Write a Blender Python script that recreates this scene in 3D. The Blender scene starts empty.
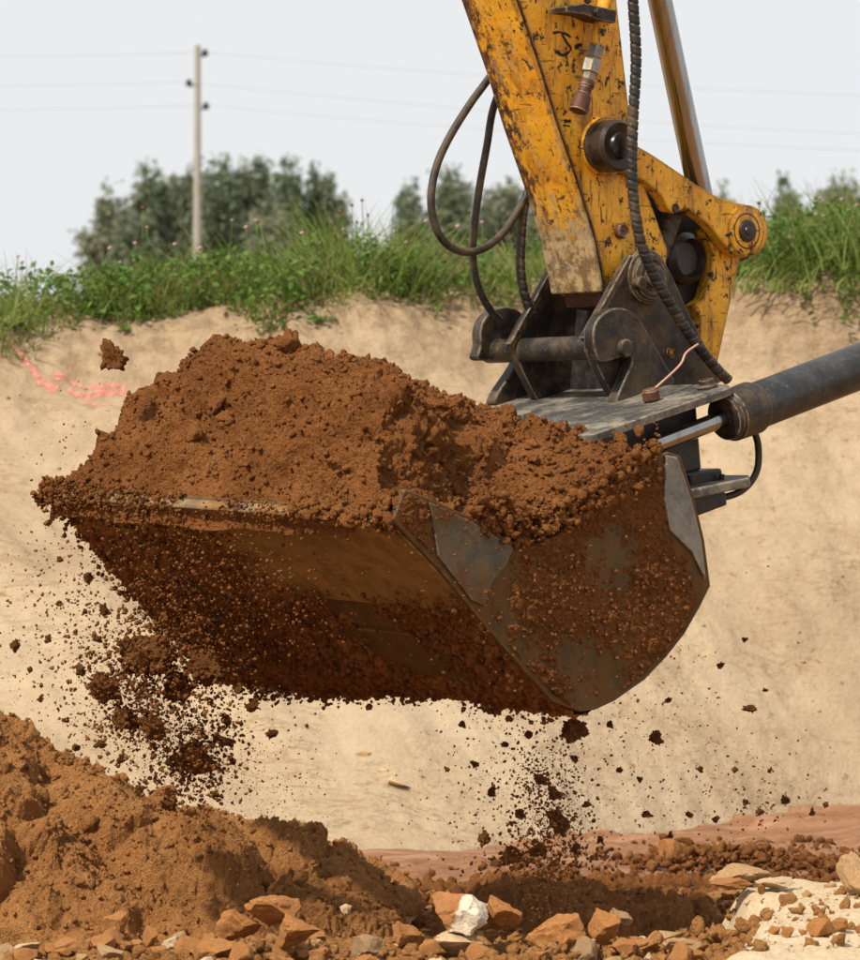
import bpy, bmesh, math, random
import numpy as np
from mathutils import Vector, Matrix

# ------------------------------------------------------------------ camera, sky, sun
SC = bpy.context.scene
COL = SC.collection
FPX, CX, CY, CAMZ = 4290.0, 430.0, 480.0, 1.45          # focal length in photo pixels, image centre, eye height
cam = bpy.data.cameras.new('camera')
cam.sensor_fit = 'HORIZONTAL'; cam.sensor_width = 36.0
cam.lens = 36.0 * FPX / 860.0
cam.clip_start = 0.1; cam.clip_end = 3000
cam.dof.use_dof = True; cam.dof.focus_distance = 12.3; cam.dof.aperture_fstop = 9.5
camo = bpy.data.objects.new('camera', cam); COL.objects.link(camo)
camo.location = (0, 0, CAMZ); camo.rotation_euler = (math.radians(90), 0, 0)
SC.camera = camo

SUN_DIR = Vector((-0.62, -0.64, 1.02)).normalized()     # towards the sun: left of the camera, high
world = bpy.data.worlds.new('World'); SC.world = world; world.use_nodes = True
wn = world.node_tree.nodes; wl = world.node_tree.links
sky = wn.new('ShaderNodeTexSky'); sky.sky_type = 'NISHITA'; sky.sun_disc = False
sky.sun_elevation = math.asin(SUN_DIR.z); sky.sun_rotation = math.atan2(SUN_DIR.x, SUN_DIR.y)
sky.dust_density = 4.0
mixw = wn.new('ShaderNodeMix'); mixw.data_type = 'RGBA'; mixw.inputs[0].default_value = 0.93
mixw.inputs[7].default_value = (8.7, 8.85, 9.0, 1)       # thin even overcast over the sky
wl.new(sky.outputs[0], mixw.inputs[6])
bg = wn['Background']; bg.inputs[1].default_value = 0.1
wl.new(mixw.outputs[2], bg.inputs[0])

sun = bpy.data.lights.new('sun', 'SUN'); sun.energy = 5.0; sun.angle = math.radians(2.0); sun.color = (1.0, 0.91, 0.77)
suno = bpy.data.objects.new('sun', sun); COL.objects.link(suno)
suno.rotation_euler = (-SUN_DIR).to_track_quat('-Z', 'Y').to_euler()
SC.view_settings.view_transform = 'Standard'; SC.view_settings.look = 'None'
SC.view_settings.exposure = 0.0; SC.view_settings.gamma = 1.0
SC.render.engine = 'CYCLES'
SC.cycles.max_bounces = 6; SC.cycles.diffuse_bounces = 3; SC.cycles.glossy_bounces = 3

RNG = np.random.default_rng(7)
random.seed(7)

# ------------------------------------------------------------------ maths helpers
def ray(px, py):
    return np.array([(px - CX) / FPX, 1.0, -(py - CY) / FPX])
CAM = np.array([0, 0, CAMZ])
def at(px, py, d):                       # point seen at a pixel, at depth d
    return CAM + ray(px, py) * d
def on_plane(px, py, P, n):              # pixel ray meets plane
    r = ray(px, py)
    return CAM + r * (np.dot(P - CAM, n) / np.dot(r, n))
def unit(v):
    v = np.asarray(v, float); return v / np.linalg.norm(v)

def _hash(ix, iy, iz, seed):
    with np.errstate(over='ignore'):
        h = (ix.astype(np.uint32) * np.uint32(374761393)) ^ (iy.astype(np.uint32) * np.uint32(668265263)) ^ \
            (iz.astype(np.uint32) * np.uint32(2147483647 - 5)) ^ np.uint32((seed * 2654435761) & 0xffffffff)
        h = (h ^ (h >> np.uint32(13))) * np.uint32(1274126177)
        h = (h ^ (h >> np.uint32(16))) * np.uint32(2246822519)
        h = h ^ (h >> np.uint32(15))
    return h.astype(np.float64) / 4294967295.0
def vnoise(P, seed=0):                   # value noise in -1..1
    i = np.floor(P).astype(np.int64); f = P - i
    f = f * f * f * (f * (f * 6 - 15) + 10)
    out = 0
    for dx in (0, 1):
        wx = f[:, 0] if dx else 1 - f[:, 0]
        for dy in (0, 1):
            wy = f[:, 1] if dy else 1 - f[:, 1]
            for dz in (0, 1):
                wz = f[:, 2] if dz else 1 - f[:, 2]
                out = out + wx * wy * wz * _hash(i[:, 0] + dx, i[:, 1] + dy, i[:, 2] + dz, seed)
    return out * 2 - 1
def fbm(P, scale, octv=4, seed=0, gain=0.5):
    out = 0; a = 1.0; s = 0
    for o in range(octv):
        out = out + a * vnoise(P * scale + o * 17.3, seed + o); s += a
        a *= gain; scale *= 2.03
    return out / s
def _hashi(ix, iy, iz, seed):
    with np.errstate(over='ignore'):
        h = (ix * np.uint32(374761393)) ^ (iy * np.uint32(668265263)) ^ (iz * np.uint32(2147483642)) ^ np.uint32((seed * 2654435761) & 0xffffffff)
        h = (h ^ (h >> np.uint32(13))) * np.uint32(1274126177)
        h = (h ^ (h >> np.uint32(16))) * np.uint32(2246822519)
        return h ^ (h >> np.uint32(15))
def worley(P, scale, seed=0):            # nearest and second nearest feature distance
    Q = (P * scale).astype(np.float32); i0 = np.floor(Q - 0.5).astype(np.int64)
    d1 = np.full(len(P), 9.0, np.float32); d2 = d1.copy(); idv = np.zeros(len(P), np.float32); k = np.float32(1 / 1023.0)
    for dx in (0, 1):
        for dy in (0, 1):
            for dz in (0, 1):
                a, b, c = i0[:, 0] + dx, i0[:, 1] + dy, i0[:, 2] + dz
                h = _hashi(a.astype(np.uint32), b.astype(np.uint32), c.astype(np.uint32), seed)
                h1 = (h & np.uint32(1023)).astype(np.float32) * k
                h2 = ((h >> np.uint32(10)) & np.uint32(1023)).astype(np.float32) * k; h3 = ((h >> np.uint32(20)) & np.uint32(1023)).astype(np.float32) * k
                d = (a + 0.15 + 0.7 * h1 - Q[:, 0]) ** 2 + (b + 0.15 + 0.7 * h2 - Q[:, 1]) ** 2 + (c + 0.15 + 0.7 * h3 - Q[:, 2]) ** 2
                nearer = d < d1
                d2 = np.where(nearer, d1, np.minimum(d2, d)); idv = np.where(nearer, h2, idv); d1 = np.where(nearer, d, d1)
    return np.sqrt(d1), np.sqrt(d2), idv
def clumps(P, scale, seed=0):            # rounded clods of uneven height, 0..1
    d1, d2, idv = worley(P, scale, seed)
    return np.clip(1 - d1 * 1.15, 0, 1) * (0.25 + 0.75 * idv)
def chunks(P, scale, seed=0):            # angular broken pieces with cracks between, 0..1
    W = P + (0.22 / scale) * np.stack([vnoise(P * scale * 1.7, seed + 1), vnoise(P * scale * 1.7 + 9, seed + 2), vnoise(P * scale * 1.7 + 23, seed + 3)], 1)
    d1, d2, idv = worley(W, scale, seed)
    return np.clip((d2 - d1) * 3.2, 0, 1) * (0.30 + 0.70 * idv)
def smooth(a, b, x):
    t = np.clip((x - a) / (b - a), 0, 1); return t * t * (3 - 2 * t)

# ------------------------------------------------------------------ mesh / object helpers
def tag(o, label=None, cat=None, group=None, kind=None):
    if label: o['label'] = label
    if cat: o['category'] = cat
    if group: o['group'] = group
    if kind: o['kind'] = kind
    return o
def link(name, me, mat=None, parent=None, smooth_shade=False):
    if mat is not None and len(me.materials) == 0: me.materials.append(mat)
    o = bpy.data.objects.new(name, me); COL.objects.link(o)
    if parent is not None:
        o.parent = parent; o.matrix_parent_inverse = Matrix.Translation(parent.location).inverted() if parent.parent is None else Matrix()
        if parent.parent is not None: o.matrix_parent_inverse = Matrix()
    if smooth_shade:
        me.polygons.foreach_set('use_smooth', np.ones(len(me.polygons), dtype=bool))
    return o
def np_mesh(name, V, F):                 # F: (n,3) or (n,4) array
    V = np.ascontiguousarray(V, dtype=np.float32); F = np.ascontiguousarray(F, dtype=np.int32)
    me = bpy.data.meshes.new(name); n, k = F.shape
    me.vertices.add(len(V)); me.vertices.foreach_set('co', V.ravel())
    me.loops.add(n * k); me.loops.foreach_set('vertex_index', F.ravel())
    me.polygons.add(n); me.polygons.foreach_set('loop_start', np.arange(0, n * k, k, dtype=np.int32))
    me.polygons.foreach_set('loop_total', np.full(n, k, dtype=np.int32))
    me.update(calc_edges=True); me.validate()
    return me
def empty(name, loc):
    o = bpy.data.objects.new(name, None); COL.objects.link(o); o.location = Vector(loc); o.empty_display_size = 0.1
    return o
def grid_faces(ny, nx):
    i = np.arange((ny - 1) * (nx - 1)); r, c = i // (nx - 1), i % (nx - 1); a = r * nx + c
    return np.stack([a, a + 1, a + nx + 1, a + nx], 1)
def grid_normals(P, ny, nx):
    G = P.reshape(ny, nx, 3)
    du = np.gradient(G, axis=1); dv = np.gradient(G, axis=0)
    n = np.cross(du, dv).reshape(-1, 3)
    return n / (np.linalg.norm(n, axis=1, keepdims=True) + 1e-12)
def bm_mesh(name, bm):
    bmesh.ops.recalc_face_normals(bm, faces=bm.faces)
    me = bpy.data.meshes.new(name); bm.to_mesh(me); bm.free(); return me
def bevel(o, w=0.004, seg=2, ang=35):
    m = o.modifiers.new('bevel', 'BEVEL'); m.width = w; m.segments = seg; m.limit_method = 'ANGLE'; m.angle_limit = math.radians(ang)
    return o
def prism(name, pts, vec, mat, parent=None, bev=0.004, holes=None):
    """pts: outline (3D, planar); extruded by vec."""
    bm = bmesh.new(); vec = np.asarray(vec)
    a = [bm.verts.new(p) for p in pts]; b = [bm.verts.new(np.asarray(p) + vec) for p in pts]
    n = len(a)
    bm.faces.new(a); bm.faces.new(list(reversed(b)))
    for i in range(n):
        j = (i + 1) % n; bm.faces.new([a[j], a[i], b[i], b[j]])
    o = link(name, bm_mesh(name, bm), mat, parent)
    if bev: bevel(o, bev)
    return o
def frame_of(axis):
    axis = unit(axis); t = np.array([0, 0, 1.0]) if abs(axis[2]) < 0.9 else np.array([1.0, 0, 0])
    e1 = unit(np.cross(axis, t)); return axis, e1, np.cross(axis, e1)
def lathe(name, P0, axis, prof, mat, parent=None, seg=40, sm=True):
    """prof: list of (distance along axis, radius) from one end to the other; closed by caps."""
    ax, e1, e2 = frame_of(axis); V = []; F = []
    ang = np.linspace(0, 2 * math.pi, seg, endpoint=False)
    for (t, r) in prof:
        for q in ang: V.append(np.asarray(P0) + ax * t + r * (e1 * math.cos(q) + e2 * math.sin(q)))
    k = len(prof)
    for i in range(k - 1):
        for j in range(seg): F.append([i * seg + j, i * seg + (j + 1) % seg, (i + 1) * seg + (j + 1) % seg, (i + 1) * seg + j])
    F.append(list(range(seg - 1, -1, -1))); F.append([(k - 1) * seg + j for j in range(seg)])
    me = bpy.data.meshes.new(name); me.from_pydata([tuple(v) for v in V], [], F); me.update()
    o = link(name, me, mat, parent)
    if sm:
        me.polygons.foreach_set('use_smooth', np.ones(len(me.polygons), dtype=bool))
        try: me.set_sharp_from_angle(angle=math.radians(32))
        except Exception: pass
    return o
def catmull(pts, n):
    P = np.asarray(pts, float); P = np.vstack([2 * P[0] - P[1], P, 2 * P[-1] - P[-2]])
    segs = len(P) - 3; t = np.linspace(0, segs - 1e-6, n); i = t.astype(int); f = (t - i)[:, None]
    p0, p1, p2, p3 = P[i], P[i + 1], P[i + 2], P[i + 3]
    return 0.5 * (2 * p1 + (p2 - p0) * f + (2 * p0 - 5 * p1 + 4 * p2 - p3) * f ** 2 + (3 * p1 - p0 - 3 * p2 + p3) * f ** 3)
def tube(name, pts, r, mat, parent=None, n=None, seg=14, wrap=0.0, pitch=0.03, caps=True):
    """tube through points; wrap>0 adds a spiral guard: overlapping turns of that depth."""
    C = catmull(pts, n or 60)
    L = np.concatenate([[0], np.cumsum(np.linalg.norm(np.diff(C, axis=0), axis=1))])
    if wrap:
        n2 = int(L[-1] / pitch * 9); s = np.linspace(0, L[-1], n2)
        C = np.stack([np.interp(s, L, C[:, k]) for k in range(3)], 1); L = s
    T = np.gradient(C, axis=0); T /= np.linalg.norm(T, axis=1, keepdims=True)
    e = frame_of(T[0])[1]; V = []
    rr = r if np.ndim(r) else np.full(len(C), r)
    if np.ndim(r): rr = np.interp(np.linspace(0, 1, len(C)), np.linspace(0, 1, len(r)), r)
    ang = np.linspace(0, 2 * math.pi, seg, endpoint=False)
    for i in range(len(C)):
        e = unit(e - T[i] * np.dot(e, T[i])); b = np.cross(T[i], e)
        rad = np.full(seg, rr[i])
        if wrap:
            ph = (L[i] / pitch + ang / (2 * math.pi)) % 1.0
            rad = rad + wrap * np.where(ph < 0.82, 1.0, -0.6) + 0.12 * wrap * np.sin(ph * 9)
        V.append(C[i] + (np.cos(ang) * rad)[:, None] * e + (np.sin(ang) * rad)[:, None] * b)
    V = np.vstack(V); k = len(C); F = []
    i = np.arange((k - 1) * seg); rI, cI = i // seg, i % seg
    F = np.stack([rI * seg + cI, rI * seg + (cI + 1) % seg, (rI + 1) * seg + (cI + 1) % seg, (rI + 1) * seg + cI], 1)
    if caps:
        c0 = len(V); V = np.vstack([V, C[0], C[-1]])
        j = np.arange(seg)
        extra = np.stack([np.full(seg, c0), (j + 1) % seg, j, j], 1)[:, :3]
        extra2 = np.stack([np.full(seg, c0 + 1), (k - 1) * seg + j, (k - 1) * seg + (j + 1) % seg], 1)
        F3 = np.vstack([F[:, [0, 1, 2]], F[:, [0, 2, 3]], extra, extra2])
        return link(name, np_mesh(name, V, F3), mat, parent, True)
    return link(name, np_mesh(name, V, F), mat, parent, True)

# ------------------------------------------------------------------ materials
class NT:
    def __init__(self, name):
        self.m = bpy.data.materials.new(name); self.m.use_nodes = True
        self.t = self.m.node_tree; self.n = self.t.nodes; self.l = self.t.links
        self.b = self.n['Principled BSDF']; self.co = self.n.new('ShaderNodeTexCoord').outputs['Object']
    def mapping(self, scale=(1, 1, 1), rot=(0, 0, 0)):
        m = self.n.new('ShaderNodeMapping'); m.inputs['Scale'].default_value = scale; m.inputs['Rotation'].default_value = rot
        self.l.new(self.co, m.inputs['Vector']); return m.outputs[0]
    def noise(self, scale, detail=4, rough=0.55, vec=None, dist=0.0):
        t = self.n.new('ShaderNodeTexNoise'); t.inputs['Scale'].default_value = scale; t.inputs['Detail'].default_value = detail
        t.inputs['Roughness'].default_value = rough; t.inputs['Distortion'].default_value = dist
        self.l.new(vec if vec is not None else self.co, t.inputs['Vector']); return t.outputs['Fac']
    def voro(self, scale, vec=None, feat='F1'):
        t = self.n.new('ShaderNodeTexVoronoi'); t.inputs['Scale'].default_value = scale; t.feature = feat
        self.l.new(vec if vec is not None else self.co, t.inputs['Vector']); return t.outputs['Distance'], t.outputs['Color'] if feat == 'F1' else None
    def ramp(self, fac, a, b, inv=False):
        r = self.n.new('ShaderNodeMapRange'); r.interpolation_type = 'SMOOTHSTEP'
        r.inputs['From Min'].default_value = a; r.inputs['From Max'].default_value = b
        r.inputs['To Min'].default_value = 1.0 if inv else 0.0; r.inputs['To Max'].default_value = 0.0 if inv else 1.0
        self.l.new(fac, r.inputs['Value']); return r.outputs[0]
    def cramp(self, fac, stops):
        r = self.n.new('ShaderNodeValToRGB'); e = r.color_ramp.elements
        while len(e) < len(stops): e.new(0.5)
        for i, (p, c) in enumerate(stops): e[i].position = p; e[i].color = (*c, 1)
        self.l.new(fac, r.inputs[0]); return r.outputs[0]
    def mix(self, fac, a, b, mode='MIX'):
        m = self.n.new('ShaderNodeMix'); m.data_type = 'RGBA'; m.blend_type = mode
        for v, s in ((fac, m.inputs[0]), (a, m.inputs[6]), (b, m.inputs[7])):
            if isinstance(v, (int, float)): s.default_value = v
            elif isinstance(v, tuple): s.default_value = (*v, 1)
            else: self.l.new(v, s)
        return m.outputs[2]
    def math(self, op, a, b=None):
        m = self.n.new('ShaderNodeMath'); m.operation = op
        for v, s in ((a, m.inputs[0]), (b, m.inputs[1])):
            if v is None: continue
            if isinstance(v, (int, float)): s.default_value = v
            else: self.l.new(v, s)
        return m.outputs[0]
    def sep(self, axis):
        s = self.n.new('ShaderNodeSeparateXYZ'); self.l.new(self.co, s.inputs[0]); return s.outputs[axis]
    def bump(self, h, dist, strength=1.0, prev=None):
        b = self.n.new('ShaderNodeBump'); b.inputs['Distance'].default_value = dist; b.inputs['Strength'].default_value = strength
        self.l.new(h, b.inputs['Height'])
        if prev is not None: self.l.new(prev, b.inputs['Normal'])
        self.l.new(b.outputs[0], self.b.inputs['Normal']); return b.outputs[0]
    def edge(self, r=0.006):             # 0..1 on convex/concave edges
        bv = self.n.new('ShaderNodeBevel'); bv.samples = 4; bv.inputs['Radius'].default_value = r
        g = self.n.new('ShaderNodeNewGeometry'); d = self.n.new('ShaderNodeVectorMath'); d.operation = 'DOT_PRODUCT'
        self.l.new(bv.outputs[0], d.inputs[0]); self.l.new(g.outputs['Normal'], d.inputs[1])
        return self.ramp(d.outputs['Value'], 0.90, 0.995, inv=True)
    def set(self, name, v):
        s = self.b.inputs[name]
        if isinstance(v, (int, float)): s.default_value = v
        elif isinstance(v, tuple): s.default_value = (*v, 1) if len(v) == 3 else v
        else: self.l.new(v, s)
        return self

def soil_mat(name, dark, mid, light, rough=0.95, scale=1.0, spec=0.15, bumpd=None):
    dark, mid, light = (tuple(x * 0.82 for x in c) for c in (dark, mid, light))
    m = NT(name)
    big = m.noise(5 * scale, 5, 0.6); fine = m.noise(60 * scale, 5, 0.7)
    c1 = m.cramp(big, [(0.30, dark), (0.52, mid), (0.74, light)])
    c2 = m.cramp(fine, [(0.28, tuple(x * 0.55 for x in mid)), (0.55, mid), (0.78, tuple(min(1, x * 1.25) for x in light))])
    c = m.mix(0.5, c1, c2)
    m.set('Base Color', c).set('Roughness', rough).set('Specular IOR Level', spec)
    v1 = m.voro(95 * scale)[0]; v2 = m.voro(210 * scale)[0]
    h = m.math('ADD', m.math('ADD', m.math('MULTIPLY', m.noise(130 * scale, 5, 0.75), 1.6), m.math('MULTIPLY', v1, -0.7)), m.math('MULTIPLY', v2, -0.45))
    m.bump(h, bumpd or 0.012 / scale, 1.0)
    return m.m
M_SOIL = soil_mat('red_brown_soil', (0.185, 0.066, 0.018), (0.385, 0.147, 0.041), (0.54, 0.245, 0.082))
M_MOUND = soil_mat('loose_orange_soil', (0.33, 0.136, 0.040), (0.60, 0.268, 0.087), (0.76, 0.40, 0.155))
M_DAMP = soil_mat('damp_soil', (0.15, 0.052, 0.015), (0.30, 0.112, 0.032), (0.44, 0.185, 0.06))
M_RUBBLE = soil_mat('orange_rubble_soil', (0.36, 0.145, 0.042), (0.62, 0.29, 0.095), (0.75, 0.43, 0.19))
M_SOILC = soil_mat('soil_crumb', (0.10, 0.036, 0.010), (0.20, 0.076, 0.022), (0.31, 0.135, 0.045), bumpd=0.0015)
M_DAMPC = soil_mat('falling_crumb', (0.11, 0.041, 0.012), (0.215, 0.085, 0.025), (0.32, 0.145, 0.05), bumpd=0.0015)
M_STUCK = soil_mat('smeared_soil', (0.19, 0.070, 0.020), (0.38, 0.150, 0.044), (0.54, 0.25, 0.085), bumpd=0.004)  # front-face soil, colour lifted to stand in for light bounced off the ground
M_CLOD = [soil_mat('airborne_clod_%s' % n, *c, scale=0.15, bumpd=0.014) for n, c in (('a', ((0.21, 0.078, 0.022), (0.44, 0.175, 0.053), (0.60, 0.28, 0.098))), ('b', ((0.19, 0.068, 0.019), (0.38, 0.145, 0.042), (0.54, 0.24, 0.08))))]
M_FLOOR = soil_mat('muddy_floor', (0.17, 0.07, 0.03), (0.30, 0.14, 0.065), (0.40, 0.22, 0.12), scale=0.7)
M_PALEGR = soil_mat('pale_gravel', (0.62, 0.43, 0.24), (0.80, 0.62, 0.40), (0.84, 0.70, 0.50), bumpd=0.004)
def rock_mat(name, a, b, c):
    a, b, c = (tuple(x * 0.86 for x in k) for k in (a, b, c))
    m = NT(name); n = m.noise(9, 5, 0.6); f = m.noise(70, 4, 0.65)
    col = m.mix(0.35, m.cramp(n, [(0.3, a), (0.5, b), (0.7, c)]), m.cramp(f, [(0.3, a), (0.7, c)]))
    m.set('Base Color', col).set('Roughness', 0.92).set('Specular IOR Level', 0.2)
    m.bump(m.noise(120, 4, 0.7), 0.004, 0.8); return m.m
M_ROCK_OR = rock_mat('orange_rock', (0.29, 0.105, 0.028), (0.49, 0.205, 0.060), (0.62, 0.32, 0.12))
M_ROCK_TAN = rock_mat('tan_rock', (0.40, 0.21, 0.085), (0.56, 0.345, 0.165), (0.68, 0.47, 0.26))
M_ROCK_WH = rock_mat('pale_rock', (0.58, 0.35, 0.16), (0.76, 0.545, 0.32), (0.84, 0.67, 0.45))
M_ROCK_GR = rock_mat('grey_rock', (0.31, 0.165, 0.07), (0.45, 0.275, 0.135), (0.58, 0.41, 0.24))

def sand_mat():
    m = NT('bank_sand')
    big = m.noise(0.9, 5, 0.6); med = m.noise(4.0, 5, 0.65); reg = m.noise(1.7, 3, 0.5)
    streak = m.noise(3.0, 5, 0.6, m.mapping((0.35, 1.6, 1.6), (0, 0.3, 0)))
    fine = m.noise(55, 4, 0.7)
    c = m.cramp(big, [(0.32, (0.325, 0.235, 0.148)), (0.52, (0.415, 0.312, 0.202)), (0.70, (0.455, 0.358, 0.245))])
    c = m.mix(m.math('MULTIPLY', m.ramp(streak, 0.50, 0.78), 0.8), c, (0.335, 0.235, 0.14))
    c = m.mix(m.math('MULTIPLY', m.ramp(med, 0.57, 0.70), 0.45), c, (0.31, 0.19, 0.10))
    v = m.mapping((2.2, 9.0, 9.0), (0.25, 0.0, -0.62))              # scrape lines left by the bucket
    ln = m.math('SUBTRACT', m.noise(1.0, 6, 0.62, v, 0.4), 0.5)
    ln = m.ramp(m.math('ABSOLUTE', ln), 0.0, 0.028, inv=True)
    c = m.mix(m.math('MULTIPLY', m.math('MULTIPLY', ln, m.ramp(reg, 0.42, 0.58)), 0.7), c, (0.22, 0.13, 0.065))
    spots = m.math('MULTIPLY', m.ramp(m.noise(15, 6, 0.75), 0.575, 0.66), m.ramp(m.noise(2.3, 4, 0.6), 0.43, 0.56))
    c = m.mix(m.math('MULTIPLY', spots, 1.0), c, (0.22, 0.118, 0.052))
    z = m.sep(2)                                        # top soil layer: greyer, browner sand under the turf
    zz = m.math('ADD', z, m.math('MULTIPLY', med, 0.7))
    c = m.mix(m.math('MULTIPLY', m.ramp(zz, 2.10, 2.62), 0.8), c, m.mix(m.ramp(m.noise(12, 5, 0.7), 0.4, 0.6), (0.20, 0.128, 0.072), (0.35, 0.25, 0.15)))
    c = m.mix(0.18, c, m.cramp(fine, [(0.3, (0.22, 0.145, 0.08)), (0.7, (0.52, 0.41, 0.28))]))
    m.set('Base Color', c).set('Roughness', 0.95).set('Specular IOR Level', 0.15)
    b = m.bump(m.noise(40, 5, 0.7), 0.010, 0.7)
    m.bump(m.noise(7, 5, 0.6), 0.045, 0.6, b)
    return m.m
M_SAND = sand_mat()
def mud_mat():
    m = NT('pink_mud'); n = m.noise(3.0, 5, 0.65, m.mapping((0.5, 2.5, 1), (0, 0, -0.35))); f = m.noise(40, 4, 0.7)
    c = m.mix(0.3, m.cramp(n, [(0.36, (0.13, 0.050, 0.017)), (0.5, (0.21, 0.092, 0.037)), (0.66, (0.34, 0.185, 0.105))]), m.cramp(f, [(0.3, (0.18, 0.07, 0.027)), (0.7, (0.38, 0.20, 0.105))]))
    m.set('Base Color', c).set('Roughness', 0.7).set('Specular IOR Level', 0.35)
    m.bump(m.noise(30, 5, 0.7), 0.01, 0.6); return m.m
M_MUD = mud_mat()

def paint_mat(name, worn=False):
    m = NT(name)
    base = m.mix(m.ramp(m.noise(5, 4), 0.35, 0.7), (0.70, 0.315, 0.010), (0.80, 0.42, 0.026))
    base = m.mix(m.math('MULTIPLY', m.ramp(m.noise(9, 6, 0.75), 0.46, 0.68), 0.65), base, (0.31, 0.120, 0.012))   # grime
    gs = m.ramp(m.noise(1.0, 6, 0.72, m.mapping((13, 13, 2.6), (0.0, 0.33, 0.0))), 0.50, 0.66)      # long grimy streaks
    base = m.mix(m.math('MULTIPLY', gs, 0.7), base, (0.16, 0.070, 0.016))
    v = m.mapping((70, 70, 9), (0.0, 0.33, 0.0))
    scr = m.ramp(m.noise(1.0, 3, 0.6, v), 0.60, 0.66)
    v2 = m.mapping((9, 9, 60), (0.2, -0.5, 0.3))
    scr2 = m.ramp(m.noise(1.0, 3, 0.6, v2), 0.63, 0.69)
    chip = m.ramp(m.noise(26, 6, 0.74), 0.575, 0.605)
    chip2 = m.ramp(m.noise(75, 5, 0.75), 0.60, 0.65)
    e = m.math('MULTIPLY', m.edge(0.016), m.ramp(m.noise(34, 5, 0.75), 0.34, 0.46))
    wear = m.math('MAXIMUM', m.math('MAXIMUM', m.math('MULTIPLY', scr, 0.8), m.math('MULTIPLY', scr2, 0.7)), m.math('MAXIMUM', m.math('MAXIMUM', chip, m.math('MULTIPLY', chip2, 0.7)), e))
    col = m.mix(wear, base, (0.030, 0.018, 0.009))
    if worn:
        dp = m.n.new('ShaderNodeVectorMath'); dp.operation = 'DOT_PRODUCT'; m.l.new(m.co, dp.inputs[0]); dp.inputs[1].default_value = (-math.sin(math.radians(40)), math.cos(math.radians(40)), 0)
        far = m.math('ADD', dp.outputs['Value'], m.math('MULTIPLY', m.math('SUBTRACT', m.noise(14, 6, 0.78, m.mapping((1.6, 1.6, 0.7), (0, 0.33, 0))), 0.5), 0.42))
        rub = m.ramp(far, 9.915, 9.965)   # far edge rubbed black and rusty
        col = m.mix(rub, col, m.mix(m.ramp(m.noise(30, 4, 0.7), 0.4, 0.6), (0.025, 0.014, 0.008), (0.14, 0.055, 0.018)))
                                         # paint worn through to dusty steel near the lower end
        z = m.math('ADD', m.sep(2), m.math('MULTIPLY', m.math('SUBTRACT', m.noise(9, 6, 0.75), 0.5), 0.75))
        bare = m.ramp(z, 2.33, 2.17)
        bare = m.ramp(z, 2.20, 2.30, inv=True)
        steel = m.mix(m.ramp(m.noise(20, 5, 0.7), 0.42, 0.58), (0.40, 0.30, 0.17), (0.13, 0.085, 0.045))
        col = m.mix(m.math('MULTIPLY', bare, 0.92), col, steel)
        col = m.mix(m.math('MULTIPLY', m.ramp(m.noise(7, 5, 0.7, m.mapping((3, 3, 1), (0, 0.33, 0))), 0.50, 0.66), 0.55), col, (0.52, 0.34, 0.13))
    m.set('Base Color', col).set('Roughness', m.math('ADD', m.math('MULTIPLY', wear, 0.25), 0.45)).set('Specular IOR Level', 0.4)
    hb = m.math('SUBTRACT', m.math('MULTIPLY', m.noise(60, 4, 0.6), 0.35), m.math('MULTIPLY', wear, 0.5))
    m.bump(hb, 0.003, 0.8); return m.m
M_YEL = paint_mat('worn_yellow_paint'); M_YELW = paint_mat('worn_yellow_paint_front', True)

def steel_mat(name, dark, dust, dustamt=0.5, rough=0.5, metal=0.3, edgec=(0.42, 0.33, 0.22), soil=None):
    m = NT(name)
    c = m.mix(m.ramp(m.noise(14, 5, 0.7), 0.35, 0.7), dark, tuple(x * 2.0 for x in dark))
    du = m.math('MULTIPLY', m.ramp(m.noise(7, 6, 0.75), 0.42, 0.68), dustamt)
    c = m.mix(du, c, dust)
    sp = m.ramp(m.noise(70, 4, 0.7), 0.62, 0.68)
    c = m.mix(m.math('MULTIPLY', sp, 0.7), c, tuple(min(1, x * 1.5) for x in dust))
    e = m.math('MULTIPLY', m.edge(0.007), m.ramp(m.noise(30, 5, 0.75), 0.42, 0.56))
    c = m.mix(e, c, edgec)
    if soil: c = m.mix(m.ramp(m.noise(4.5, 6, 0.7), 0.44, 0.60), c, soil)
    m.set('Base Color', c).set('Roughness', m.math('ADD', m.math('MULTIPLY', du, 0.4), rough)).set('Metallic', metal)
    if soil: m.set('Specular IOR Level', 0.22)
    m.bump(m.noise(50, 5, 0.7), 0.002, 0.7); return m.m
M_STEEL = steel_mat('dirty_dark_steel', (0.015, 0.012, 0.010), (0.15, 0.092, 0.042), 0.68, 0.5, 0.2)
M_PLATE = steel_mat('dusty_plate_steel', (0.05, 0.048, 0.045), (0.30, 0.25, 0.18), 0.8, 0.55, 0.2, (0.48, 0.38, 0.26))
M_BLACK = steel_mat('black_steel', (0.010, 0.010, 0.010), (0.06, 0.045, 0.03), 0.5, 0.4, 0.2, (0.10, 0.08, 0.06))
M_TUBE = steel_mat('black_cylinder_paint', (0.022, 0.023, 0.025), (0.11, 0.09, 0.07), 0.35, 0.38, 0.25, (0.25, 0.2, 0.15))
M_GREASE = steel_mat('greasy_black', (0.008, 0.006, 0.005), (0.06, 0.03, 0.012), 0.5, 0.28, 0.0, (0.08, 0.05, 0.03))
M_BSTEEL = steel_mat('bucket_steel', (0.058, 0.034, 0.012), (0.10, 0.048, 0.013), 0.9, 0.62, 0.0, (0.28, 0.19, 0.10), soil=(0.105, 0.047, 0.014))
M_BLADE = steel_mat('bucket_blade_steel', (0.17, 0.100, 0.034), (0.27, 0.145, 0.042), 0.8, 0.40, 0.4, (0.55, 0.45, 0.30))  # steel colour lightened for bounce light reaching the blade from below
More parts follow.
